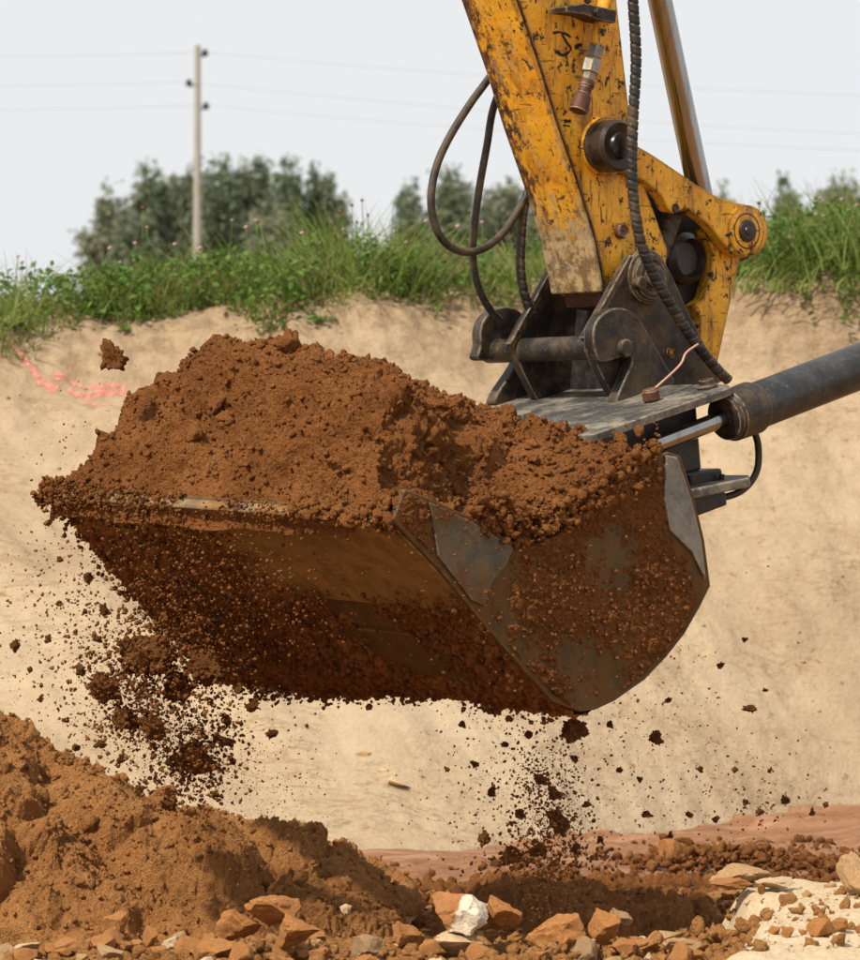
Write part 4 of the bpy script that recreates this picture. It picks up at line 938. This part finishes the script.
def rock(px, py, wpx, hpx, d, mat, label, group=None, seed=None, rot=0.0, name='rock'):
    """centre pixel, size in pixels, depth where it rests"""
    seed = seed if seed is not None else random.randrange(12)
    if d < 14.2 and name == 'rock': d = d * 0.885       # rocks lie on the bench in front of the bucket
    key = (seed, mat.name, name)
    if key not in ROCKS: ROCKS[key] = rock_mesh(500 + seed, 4 if name == 'rock' else 3); ROCKS[key].materials.append(mat)
    o = bpy.data.objects.new(name, ROCKS[key]); COL.objects.link(o)
    p = at(px, py, d); s = d / FPX
    o.location = Vector(p); o.scale = (wpx * s * 0.5, max(wpx, hpx) * s * 0.45, hpx * s * 0.5)
    o.rotation_euler = (random.uniform(-.1, .1), rot, random.uniform(-0.5, .5))
    return tag(o, label, 'rock', group)
D = 12.75
two = NT('half_pale_rock'); zz = two.math('ADD', two.sep(0), two.math('MULTIPLY', two.math('SUBTRACT', two.noise(3, 4), 0.5), 0.5))
two.set('Base Color', two.mix(two.ramp(zz, -0.12, 0.0), two.mix(two.noise(6, 5), (0.30, 0.11, 0.03), (0.48, 0.22, 0.08)), two.mix(two.noise(8, 5), (0.62, 0.48, 0.33), (0.80, 0.72, 0.58)))).set('Roughness', 0.92); two.bump(two.noise(14, 5, 0.7), 0.05, 0.5)
rock(462, 912, 74, 62, 12.72, two.m, 'upright split rock, orange on its left and white on its right face', None, 2, 0.35)
rock(458, 944, 66, 34, 12.7, M_ROCK_WH, 'pale cream rock lying in front of the split orange and white rock', None, 4)
rock(562, 932, 78, 50, 12.7, M_ROCK_OR, 'large rounded orange rock at the bottom middle', None, 5)
rock(604, 925, 44, 40, 12.7, M_ROCK_OR, 'orange rock leaning on the right of the large rounded one', None, 7)
rock(618, 918, 30, 24, 12.78, M_ROCK_GR, 'greyish rock wedged behind two orange rocks', None, 1)
rock(500, 912, 44, 40, 12.76, M_ROCK_OR, 'brown-orange rock right of the split white rock', None, 9)
rock(636, 949, 56, 26, 12.65, M_ROCK_OR, 'flat-topped orange rock at the bottom edge right of middle', None, 3)
rock(686, 946, 44, 24, 12.6, M_ROCK_TAN, 'flat tan rock at the bottom edge near the pale gravel', None, 6)
rock(672, 854, 34, 38, 15.6, M_ROCK_OR, 'upright brown block standing alone at the foot of the bank', None, 8)
rock(740, 876, 62, 26, 13.9, M_ROCK_TAN, 'long layered tan slab on the edge of the pale gravel', None, 10)
rock(730, 884, 42, 16, 13.8, M_ROCK_OR, 'thin orange slab under the long layered tan slab', None, 11)
rock(778, 882, 44, 14, 13.8, M_ROCK_WH, 'low white slab at the right end of the layered tan slab', None, 6)
rock(856, 880, 30, 58, 13.5, M_ROCK_TAN, 'tall tan boulder cut by the right edge of the picture', None, 0)
rock(810, 898, 20, 20, 13.6, M_ROCK_TAN, 'small round tan stone alone on the pale gravel', None, 1)
rock(830, 888, 16, 14, 13.8, M_ROCK_TAN, 'small tan stone close beside the tall boulder', None, 3)
rock(812, 928, 30, 24, 13.1, M_ROCK_GR, 'grey and brown angular stone on the pale gravel', None, 7)
rock(784, 938, 34, 30, 12.9, M_ROCK_TAN, 'tan stone on the left border of the pale gravel', None, 9)
rock(346, 909, 15, 16, 12.85, M_ROCK_WH, 'small cream pebble standing out at the tip of the mound', None, 2)
rock(278, 908, 66, 40, 12.75, M_ROCK_OR, 'broad orange rock at the foot of the mound', None, 6)
rock(238, 924, 50, 38, 12.7, M_ROCK_OR, 'darker orange rock left of the broad one', None, 9)
rock(296, 932, 52, 40, 12.65, M_ROCK_OR, 'crumbly orange rock in front of the broad one', None, 4)
rock(368, 946, 40, 26, 12.6, M_ROCK_GR, 'grey-brown rock with a pale top left of the cream rock', None, 8)
rock(405, 935, 40, 34, 12.75, M_ROCK_OR, 'orange rock between the grey rock and the cream rock', None, 1)
rock(24, 950, 48, 14, 12.45, M_ROCK_WH, 'thin white stone slab in the bottom left corner', None, 10, -0.28)
rock(172, 944, 28, 20, 12.6, M_ROCK_WH, 'cream stone between orange rubble lower left', None, 5)
rock(116, 925, 30, 34, 12.65, M_ROCK_OR, 'knobbly orange rock standing up lower left', None, 3)
rock(150, 936, 18, 28, 12.6, M_ROCK_OR, 'narrow upright orange stone lower left', None, 7)
rock(68, 948, 44, 26, 12.5, M_ROCK_OR, 'orange rock beside the thin white slab', None, 11)
rock(222, 952, 70, 28, 12.5, M_ROCK_OR, 'wide orange rock at the bottom edge left of middle', None, 0)
rock(116, 952, 24, 16, 12.5, M_ROCK_TAN, 'small tan stone at the bottom edge lower left', None, 2)
# smaller stones of the rubble, each lying on the ground
LAND = [(24, 'the thin white slab'), (116, 'the knobbly orange rock'), (172, 'the cream stone'), (236, 'the darker orange rock'), (278, 'the broad orange rock'), (346, 'the cream pebble'), (405, 'the rock by the cream rock'), (462, 'the split white rock'), (562, 'the large rounded orange rock'), (636, 'the flat-topped orange rock'), (690, 'the flat tan rock'), (735, 'the layered tan slab'), (812, 'the grey and brown stone'), (856, 'the tall tan boulder')]
G_ = 'small stones in the rubble'
spots = []
while len(spots) < 230:
    px = random.uniform(-20, 880); d = random.uniform(10.85, 11.75); x = (px - CX) / FPX * d
    if px > 735 and d > 10.9 and random.random() < 0.9: continue
    spots.append((x, d))
def rmat(x):
    q = random.random(); return M_ROCK_OR if q < 0.78 else M_ROCK_TAN if q < 0.92 else M_ROCK_WH if q < 0.97 else M_ROCK_GR
for x, d in spots:
    z = gz(x, d); w = random.choice([10, 12, 15, 18, 24, 32]); h = w * random.uniform(0.6, 0.95); s = d / FPX
    mm = rmat(x); lab = {M_ROCK_OR.name: 'small orange stone among the rubble along the bottom edge', M_ROCK_TAN.name: 'small tan stone among the rubble along the bottom edge', M_ROCK_WH.name: 'small cream stone among the rubble along the bottom edge', M_ROCK_GR.name: 'small grey stone among the rubble along the bottom edge'}[mm.name]
    px = CX + x / d * FPX; py = CY + (CAMZ - z) / d * FPX - h * 0.36
    near = min(LAND, key=lambda q: abs(q[0] - px)); colr = lab.split()[1]
    size = 'pebble-sized' if w < 12 else 'small' if w < 17 else 'fist-sized'
    lab = '%s %s stone in the rubble %s %s' % (size, colr, 'just left of' if px < near[0] - 12 else 'just right of' if px > near[0] + 12 else 'in front of' if d < 11.2 else 'behind', near[1])
    rock(px, py, w, h, d, mm, lab, G_, None, random.uniform(-.5, .5), 'stone')
# loose gravel between them
r = np.random.default_rng(91); n = 15000
X = r.uniform(-1.6, 1.6, n); Y = r.uniform(10.6, 12.05, n); keep = (X + 0.18 * vnoise(np.stack([X * 4, Y * 4, 0 * X], 1), 14) < 0.80) | (r.random(n) < 0.07); X, Y = X[keep], Y[keep]
Zg = floor_z(X, Y); Zg = np.where(X > 0.5, np.maximum(Zg, gravel_z(X[None], Y[None])[0]), Zg)
S = 0.004 + 0.026 * r.random(len(X)) ** 4
bigc = S > 0.010; PG = np.stack([X, Y, Zg + S * 0.3], 1)
tag(crumbs('rubble_crumbs', PG[~bigc], S[~bigc], M_RUBBLE, None, 60, 1, 0.9), 'fine orange soil grains between the stones of the near rubble', 'rubble', kind='stuff')
tag(crumbs('rubble_crumbs', PG[bigc], S[bigc], M_RUBBLE, None, 61, 2, 1.0), 'orange rubble crumbs strewn along the near ground', 'rubble', kind='stuff')
n = 1500; X = r.uniform(0.68, 2.0, n); Y = r.uniform(10.5, 12.5, n); Zg = gravel_z(X[None], Y[None])[0]; S = 0.002 + 0.012 * r.random(n) ** 4
tag(crumbs('gravel', np.stack([X, Y, Zg + S * 0.3], 1), S, M_PALEGR, None, 62, 1, 0.6), 'fine pale gravel on the shelf at right', 'gravel', kind='stuff')
n = 5200; X = r.uniform(-0.5, 2.2, n); Y = r.uniform(13.6, 16.5, n); S = 0.004 + 0.030 * r.random(n) ** 5
Zg = np.maximum(floor_z(X, Y), mud_z(X[None], Y[None])[0]); k = (vnoise(np.stack([X * 2.2, Y * 2.2, 0 * X], 1), 8) > -0.35 + 0.8 * smooth(15.2, 16.6, Y) + 0.4 * (r.random(n) - 0.5))
tag(crumbs('soil_lumps', np.stack([X, Y, Zg + S * 0.3], 1)[k], S[k], M_DAMP, None, 63, 1, 0.9), 'scattered dark soil lumps on the ground behind the rubble', 'soil lumps', kind='stuff')
# dark clods heaped along the foot of the bank behind the gravel shelf
n = 1800; X = 1.12 + 0.32 * r.normal(size=n); Y = 15.45 + 0.28 * r.normal(size=n); S = 0.005 + 0.026 * r.random(n) ** 4
Zg = np.maximum(floor_z(X, Y), mud_z(X[None], Y[None])[0]) + 0.075 * np.exp(-((X - 1.12) / 0.33) ** 2 - ((Y - 15.45) / 0.3) ** 2) * r.random(n)
tag(crumbs('soil_lumps', np.stack([X, Y, Zg + S * 0.3], 1), S, M_SOILC, None, 65, 2, 0.95), 'low heap of dark clods at the foot of the bank behind the pale gravel', 'soil lumps', kind='stuff')
n = 700; X = 0.74 + 0.10 * r.normal(size=n); Y = r.uniform(11.3, 12.6, n); S = 0.006 + 0.030 * r.random(n) ** 3
Zg = np.maximum(floor_z(X, Y), gravel_z(X[None], Y[None])[0])
tag(crumbs('rubble_crumbs', np.stack([X, Y, Zg + S * 0.35], 1), S, M_RUBBLE, None, 66, 2, 0.95), 'orange rubble crumbs along the left border of the pale gravel', 'rubble', kind='stuff')
# crumbs and stones lying on the bank
n = 700; X = r.uniform(-2.6, 2.6, n); t = r.random(n); Y = foot_y(X) + t * (top_y(X) - foot_y(X)); Zb = bank_z(X, Y); S = 0.003 + 0.014 * r.random(n) ** 5
k = (vnoise(np.stack([X * 1.5, Y, 0 * X], 1), 5) > 0.0) | (t > 0.8)
tag(crumbs('bank_crumbs', np.stack([X, Y, Zb + S * 0.3], 1)[k], S[k], M_SAND, None, 64, 1, 0.6), 'small sand lumps lying on the bank face', 'sand lumps', kind='stuff')
def bank_pt(px, py):
    lo, hi = 15.5, 24.0; rr_ = ray(px, py)
    d = np.arange(lo, hi, 0.02); p = CAM + rr_[None] * d[:, None]; hit = np.where(p[:, 2] < bank_z(p[:, 0], p[:, 1]))[0]
    if len(hit): return p[hit[0]]
    return CAM + rr_ * 20.5
def bank_stone(px, py, w, h, mat, label):
    p = bank_pt(px, py); return rock(px, py, w, h, p[1] - 0.0, mat, label, None, None, 0.3, 'stone')
bank_stone(383, 772, 14, 10, M_ROCK_WH, 'small white stone on the bank in the hollow below the bucket')
bank_stone(396, 783, 30, 12, M_ROCK_WH, 'flat pale stone beside the small white one on the bank')
bank_stone(365, 755, 22, 12, M_ROCK_TAN, 'tan lump above the white stones on the bank')
# pink marker paint sprayed on the bank
def paint_line(pts, w, label):
    P = np.array([bank_pt(x, y) for x, y in pts]); C = catmull(P, 60)
    T = np.gradient(C, axis=0); S_ = np.cross(T, np.array([0, -0.5, 0.86])); S_ /= np.linalg.norm(S_, axis=1, keepdims=True)
    rows = []
    for k in np.linspace(-1, 1, 5):
        R = C + S_ * (w * 0.5 * k * 0.0047); R[:, 2] = bank_z(R[:, 0], R[:, 1]) + 0.004; rows.append(R)
    V = np.stack(rows, 0).reshape(-1, 3)
    o = link('paint_line', np_mesh('paint_line', V, grid_faces(5, 60)), M_SPRAY, None, True); return tag(o, label, 'paint mark', 'pink paint marks on the bank')
paint_line([(-30, 325), (5, 342), (20, 356), (32, 372), (44, 386), (56, 393)], 9, 'long pink sprayed line slanting down the bank at the left edge')
paint_line([(52, 379), (75, 385), (100, 388), (125, 392)], 5, 'upper short pink sprayed line on the bank beside the heap')
paint_line([(68, 392), (85, 399), (105, 400), (125, 398)], 5, 'middle short pink sprayed line on the bank beside the heap')
paint_line([(80, 406), (95, 408), (115, 407)], 4, 'lowest short pink sprayed line on the bank beside the heap')

# ------------------------------------------------------------------ vegetation on the bank top
def blades(name, B, Ln, lean, az, W, mat, parent=None, seg=4, droop=1.0):
    n = len(B); t = np.linspace(0, 1, seg + 1)
    dirh = np.stack([np.cos(az), np.sin(az), 0 * az], 1); sidev = np.stack([-np.sin(az), np.cos(az), 0 * az], 1)
    rnd = np.random.default_rng(5).uniform(0, math.pi, n); sidev = sidev * np.cos(rnd)[:, None] + dirh * np.sin(rnd)[:, None]
    V = np.zeros((n, seg + 1, 2, 3))
    for k, tk in enumerate(t):
        ang = lean * (0.35 + droop * tk)
        c = B + (dirh * np.sin(ang)[:, None] + np.array([0, 0, 1]) * np.cos(ang)[:, None]) * (Ln * tk)[:, None]
        w = (W * (1 - tk) ** 0.7 * 0.5 + 0.0004)[:, None]
        V[:, k, 0] = c - sidev * w; V[:, k, 1] = c + sidev * w
    base = (np.arange(n) * (seg + 1) * 2)[:, None]; F = []
    for k in range(seg): F.append(np.stack([base[:, 0] + 2 * k, base[:, 0] + 2 * k + 1, base[:, 0] + 2 * k + 3, base[:, 0] + 2 * k + 2], 1))
    return link(name, np_mesh(name, V.reshape(-1, 3), np.vstack(F)), mat, parent)
def leaves(name, C, size, mat, parent=None, seed=0, up=0.5, asp=0.62):
    r = np.random.default_rng(seed); n = len(C)
    nrm = r.normal(size=(n, 3)); nrm[:, 2] = np.abs(nrm[:, 2]) + up; nrm /= np.linalg.norm(nrm, axis=1, keepdims=True)
    a = np.cross(nrm, r.normal(size=(n, 3))); a /= np.linalg.norm(a, axis=1, keepdims=True); b = np.cross(nrm, a)
    s = size[:, None]
    V = np.stack([C - a * s, C - b * s * asp + nrm * s * 0.12, C + a * s, C + b * s * asp + nrm * s * 0.12], 1)
    f = np.arange(n)[:, None] * 4 + np.arange(4)
    return link(name, np_mesh(name, V.reshape(-1, 3), f), mat, parent)
r = np.random.default_rng(123)
def edge_pts(n, back, spread=4.2, front=0.20):
    X = r.uniform(-spread, spread, n); Y = top_y(X) - front + back * r.random(n) ** 1.3 + 0.16 * vnoise(np.stack([X * 2.7, 0 * X, 0 * X], 1), 17) + 0.08 * vnoise(np.stack([X * 9, 0 * X, 0 * X], 1), 18); return X, Y
def hmod(X): # how tall the growth is along the edge
    return np.interp(X, [-4, -2.1, -1.7, -1.4, -1.0, -0.75, -0.45, -0.2, 0.1, 0.6, 1.4, 1.7, 2.1, 4], [1.0, 1.05, .95, 1.0, 1.05, 1.05, 1.5, 1.25, .95, .95, 1.0, 1.25, 1.45, 1.1])
X, Y = edge_pts(15000, 1.5); B = np.stack([X, Y, bank_z(X, Y, False) - 0.02], 1)
hm = hmod(X) * (0.40 + 0.95 * (vnoise(np.stack([X * 4.5, Y * 3, 0 * X], 1), 9) * 0.5 + 0.5))
tag(blades('grass', B, (0.14 + 0.22 * r.random(len(X))) * hm, 0.25 + 0.8 * r.random(len(X)), r.uniform(0, 6.28, len(X)), 0.005 + 0.006 * r.random(len(X)), M_GRASS), 'dense green grass along the top of the sand bank', 'grass', kind='stuff')
X, Y = edge_pts(2600, 1.2); B = np.stack([X, Y, bank_z(X, Y, False) - 0.02], 1)
tag(blades('dry_grass', B, (0.2 + 0.25 * r.random(len(X))) * hmod(X), 0.3 + 0.8 * r.random(len(X)), r.uniform(0, 6.28, len(X)), 0.003 + 0.003 * r.random(len(X)), M_DRY), 'straw-coloured dry blades mixed into the bank-top grass', 'dry grass', kind='stuff')
X, Y = edge_pts(2300, 1.0, front=0.24); m_ = vnoise(np.stack([X * 2.2, Y * 2, 0 * X], 1), 12) > -0.25; X, Y = X[m_], Y[m_]
C = []
for x, y in zip(X, Y):
    k = r.integers(6, 13); z0 = 0.02 + 0.20 * r.random() * float(hmod(np.array([x]))[0]); C.append(np.stack([x + 0.035 * r.normal(size=k), y + 0.035 * r.normal(size=k), np.full(k, z0) + 0.03 * r.normal(size=k)], 1))
C = np.vstack(C); C[:, 2] = np.maximum(C[:, 2], 0.0) + bank_z(C[:, 0], C[:, 1], False)
tag(leaves('clover_cover', C, 0.012 + 0.014 * r.random(len(C)), M_WEED, None, 71), 'leafy clover and weeds along the front of the bank top', 'weeds', kind='stuff')
# separate taller tufts and plants
def tuft(px, d, n, hpx, lean, az, label, mat=M_GRASS, sp=0.10, wide=0.008, arch=1.0, name='grass_tuft', flat=0.0):
    x = (px - CX) / FPX * d; z = float(bank_z(np.array([x]), np.array([d]), False)[0]); root = empty(name, (x, d, z))
    B = np.stack([x + sp * r.normal(size=n), d + sp * r.normal(size=n), np.full(n, z - 0.02)], 1); H = hpx * d / FPX
    blades('blades', B, H * (0.55 + 0.5 * r.random(n)), lean * (0.4 + 0.8 * r.random(n)), az + 0.8 * r.normal(size=n), wide * (0.6 + 0.6 * r.random(n)), mat, root, 6, arch)['kind'] = 'stuff'
    return tag(root, label, 'grass tuft' if name == 'grass_tuft' else 'weed')
tuft(310, 20.65, 240, 88, 1.15, math.pi * 0.95, 'thick drooping grass tuft arching left at the middle of the bank top', sp=0.12, wide=0.009)
tuft(345, 20.8, 160, 118, 0.5, math.pi, 'tall upright tuft of grass at the highest part of the bank top', sp=0.12)
tuft(385, 20.7, 200, 105, 0.75, 0.0, 'tall grass tuft leaning right beside the hose loop', sp=0.12)
tuft(225, 20.9, 90, 95, 0.7, math.pi, 'loose tuft of long grass right in front of the utility pole', sp=0.10, wide=0.006)
tuft(150, 20.9, 60, 70, 0.6, math.pi, 'thin tuft of grass left of the utility pole', sp=0.12, wide=0.006)
tuft(30, 20.7, 120, 75, 0.7, 0.4, 'grass tuft at the left end of the bank top', sp=0.16)
tuft(800, 21.0, 170, 95, 0.5, 0.3, 'tall feathery grass tuft right of the link pin', sp=0.16, wide=0.006)
tuft(845, 20.7, 200, 100, 0.5, math.pi, 'dense grass tuft at the right end of the bank top', sp=0.2)
tuft(775, 20.5, 130, 60, 0.9, 0.2, 'low bright grass tuft on the bank edge beside the link pin', sp=0.12)
tuft(20, 20.75, 7, 115, 1.5, 0.2, 'few long arching grass stems against the sky at far left', M_DRY, 0.12, 0.004)
tuft(205, 20.8, 5, 140, 0.9, math.pi, 'few long dry stems rising past the utility pole', M_DRY, 0.08, 0.004)
tuft(500, 20.8, 6, 100, 0.9, math.pi, 'few long dry stems between the hoses', M_DRY, 0.06, 0.005)
tuft(775, 20.6, 40, 45, 0.9, 1.0, 'straw-coloured dried tuft on the edge of the bank at right', M_DRY, 0.07, 0.006)
def sprout(px, py, w, label):
    p = bank_pt(px, py); n = 60; s = p[1] / FPX * w
    root = empty('weed', p); C = p + np.stack([s * 0.35 * r.normal(size=n), 0.03 * r.normal(size=n), 0.012 + 0.25 * s * r.random(n)], 1)
    leaves('leaf_cluster', C, 0.010 + 0.010 * r.random(n), M_WEED, root, int(px))['kind'] = 'stuff'; return tag(root, label, 'weed')
sprout(95, 320, 30, 'small leafy weed on the bank face left of the heap')
sprout(320, 324, 18, 'tiny bright green weed on the bank face above the heap')
sprout(12, 330, 22, 'small weed on the bank face at the left edge')
sprout(125, 332, 9, 'tiniest green sprout on the bank face above the falling clod')
# clover flowers
HEAD = []
for k, mat in enumerate((M_PINK, M_FADE, M_WHITEF)):
    V, F = clod_shape(2, 700 + k, 0.35); me = np_mesh('flower_head', V, F); me.materials.append(mat); HEAD.append(me)
def flower(px, py, kind, rp, label, group):
    x = (px - CX) / FPX; d = 20.55 + random.uniform(0, 0.35); p = at(px, py, d)
    zb = float(bank_z(np.array([p[0]]), np.array([d]), False)[0]); root = empty('clover_flower', (p[0], d, zb))
    tube('stem', [np.array([p[0] + random.uniform(-.04, .04), d, zb - 0.02]), np.array([p[0] + random.uniform(-.01, .01), d, (zb + p[2]) / 2]), p], 0.0022, M_WEED, root, 8, 5)
    h = bpy.data.objects.new('flower_head', HEAD[kind]); COL.objects.link(h); h.parent = root; s = rp * d / FPX
    h.location = Vector(p) - root.location; h.scale = (s, s, s * 0.9); tag(root, label, 'flower', group)
pk = [(18, 256), (35, 262), (22, 262), (57, 276), (88, 283), (110, 248), (120, 262), (135, 243), (147, 227), (175, 244), (183, 273), (200, 248), (205, 258), (232, 220), (246, 227), (256, 220), (168, 270), (245, 258), (302, 233), (320, 243), (343, 229), (380, 255), (390, 240), (240, 285), (426, 221), (427, 245), (458, 226), (482, 222), (406, 242), (395, 231)]
for x, y in pk: flower(x, y, 0, random.uniform(1.5, 2.5), 'pink clover flower in the grass left of the arm', 'pink clover flowers left of the arm')
for x, y in [(820, 198), (842, 199), (849, 210), (857, 205), (824, 216), (805, 225), (790, 237), (817, 214), (848, 222)]: flower(x, y, 0, random.uniform(1.7, 2.7), 'pink clover flower in the grass right of the link pin', 'pink clover flowers right of the arm')
for x, y in [(143, 208), (325, 195), (340, 212), (352, 205), (357, 222), (346, 235), (258, 222), (334, 235), (368, 215), (362, 200), (432, 211), (470, 212)]: flower(x, y, 1, random.uniform(1.5, 2.3), 'dry brown seed head above the grass left of the arm', 'brown seed heads left of the arm')
for x, y in [(828, 205), (836, 197), (845, 188), (832, 200), (759, 203)]: flower(x, y, 1, random.uniform(1.5, 2.3), 'dry brown seed head above the grass right of the arm', 'brown seed heads right of the arm')
flower(773, 251, 2, 3.2, 'single white clover flower low in the grass beside the link pin', None)

# ------------------------------------------------------------------ utility pole and wires
PD = 91.0; base = at(196, 300, PD); zb = float(bank_z(np.array([base[0]]), np.array([PD]), False)[0])
pole = empty('utility_pole', (base[0], PD, zb)); tag(pole, 'weathered wooden utility pole with three black insulators beyond the bank', 'utility pole')
ptop = at(197.5, 45, PD)
lathe('shaft', (base[0] + 0.02, PD, zb - 0.3), ptop - np.array([base[0] + 0.02, PD, zb - 0.3]), [(0, 0.105), (ptop[2] - zb + 0.2, 0.066), (ptop[2] - zb + 0.3, 0.06)], M_POLE, pole, 20)
att = []
for px, py, sgn in ((205, 52, 1), (189, 82, -1), (206, 105, 1)):
    p = at(px, py, PD); q = at(197, py + 3, PD)
    lathe('insulator', p - np.array([0, 0, 0.09]), (0, 0, 1), [(0, 0.03), (0.02, 0.075), (0.07, 0.07), (0.08, 0.045), (0.12, 0.06), (0.15, 0.03)], M_INS, pole, 16)
    tube('bracket', [q, (q + p) / 2 - np.array([0, 0, 0.05]), p - np.array([0, 0, 0.09])], 0.014, M_INS, pole, 10, 8); att.append(p)
for k, (p, lab) in enumerate(zip(att, ('highest grey power line strung across the pale sky', 'middle grey power line strung across the pale sky', 'lowest grey power line strung across the pale sky'))):
    L = at(-330, (52, 80, 106)[k], 98.0); R = at(1300, (104, 148, 160)[k], 80.0)
    pts = []
    for t in np.linspace(0, 1, 14): a = L + (p - L) * t; a[2] -= 0.10 * 4 * t * (1 - t); pts.append(a)
    for t in np.linspace(0, 1, 18)[1:]: a = p + (R - p) * t; a[2] -= 0.25 * 4 * t * (1 - t); pts.append(a)
    w = tube('power_line', pts, 0.008, M_WIRE, None, 90, 6); tag(w, lab, 'power line')

# ------------------------------------------------------------------ trees behind the bank
def tree(px, top, d, wpx, label, k, nl=7500, group=None, low=262, feather=0.5):
    r = np.random.default_rng(int(px * 7 + top)); x = (px - CX) / FPX * d; zb = float(bank_z(np.array([x]), np.array([d]), False)[0])
    zt = at(px, top, d)[2]; H = zt - zb; W = wpx * d / FPX * 0.5
    root = empty('tree', (x, d, zb)); Z0 = np.array([x, d, zb])
    tube('trunk', [Z0 - np.array([0, 0, .2]), Z0 + np.array([0.05 * H * .3, 0, H * 0.35]), Z0 + np.array([-.02, 0, H * 0.8])], [0.11, 0.07, 0.02], M_BARK, root, 14, 8)
    C = []; nb = 26
    for b in range(nb):
        a = r.uniform(0, 6.28); h0 = H * r.uniform(0.05, 0.62); out = W * r.uniform(0.45, 1.05); h1 = min(H * r.uniform(0.98, 1.02) if b % 4 == 0 else h0 + H * r.uniform(0.18, 0.42), H * (1.0 - 0.25 * (out / W) ** 2))
        p0 = Z0 + np.array([0, 0, h0]); p1 = Z0 + np.array([math.cos(a) * out * (0.5 if b % 4 == 0 else 1), math.sin(a) * out, h1])
        mid = p0 + (p1 - p0) * 0.5 + np.array([math.cos(a), math.sin(a), 0]) * 0.15 * out
        if b < 7: tube('limb', [p0, mid, p1], [0.035, 0.02, 0.006], M_BARK, root, 8, 5)
        m = nl // nb; t = r.random(m) ** 0.8
        q = (1 - t)[:, None] ** 2 * p0 + (2 * t * (1 - t))[:, None] * mid + (t ** 2)[:, None] * p1
        sp = (W * 0.36 * (1.1 - t) + 0.05)[:, None]
        C.append(q + r.normal(size=(m, 3)) * sp * np.array([1, 1, 1.3]))
    m = nl // 3; a = r.uniform(0, 6.28, m); q = np.sqrt(r.random(m)); hgt = r.random(m) ** 0.9                       # inner foliage fills the crown
    C.append(Z0 + np.stack([np.cos(a) * q * W * 0.95 * (1 - 0.45 * hgt ** 2), np.sin(a) * q * W * 0.8, H * (0.10 + 0.78 * hgt)], 1))
    C = np.vstack(C); C = C[(C[:, 2] < zt + 0.25)]
    leaves('crown', C, 0.05 + 0.06 * r.random(len(C)), M_TREE[k], root, int(px), 0.2, 0.5)
    return tag(root, label, 'tree', group)
tree(112, 168, 104, 60, 'lower leafy tree at the left end of the tree clump', 1)
tree(150, 150, 106, 66, 'tree second from the left in the clump left of the pole', 0)
tree(182, 143, 108, 60, 'tree directly left of the utility pole', 1)
tree(215, 138, 104, 70, 'tree directly behind the utility pole', 2)
tree(250, 142, 107, 66, 'tall tree right of the utility pole in the clump', 0)
tree(287, 141, 105, 60, 'narrow-topped tree towards the right of the clump', 2)
tree(320, 145, 106, 56, 'slim tree at the right end of the tree clump', 0)
tree(135, 205, 102, 60, 'low bushy tree in front of the left end of the clump', 2, 5500)
tree(270, 190, 102, 70, 'low bushy tree in front of the right half of the clump', 1, 5500)
tree(408, 166, 104, 48, 'slim pointed tree left of the hose loop', 2, 5500)
tree(452, 156, 104, 88, 'round tree seen through the hose loop', 0)
tree(500, 158, 106, 84, 'tree seen between the hoses and the yellow arm', 1)
tree(545, 172, 105, 50, 'tree mostly hidden behind the yellow arm', 0, 5500)
tree(724, 170, 104, 46, 'small round tree between the cylinder rod and the link pin', 1, 5500)
tree(787, 166, 98, 46, 'slender feathery tree just right of the link pin', 0, 4200)
tree(840, 158, 100, 84, 'bushy tree at the right edge of the picture', 1)
tree(885, 165, 103, 70, 'tree cut by the right edge of the picture', 0, 5500)
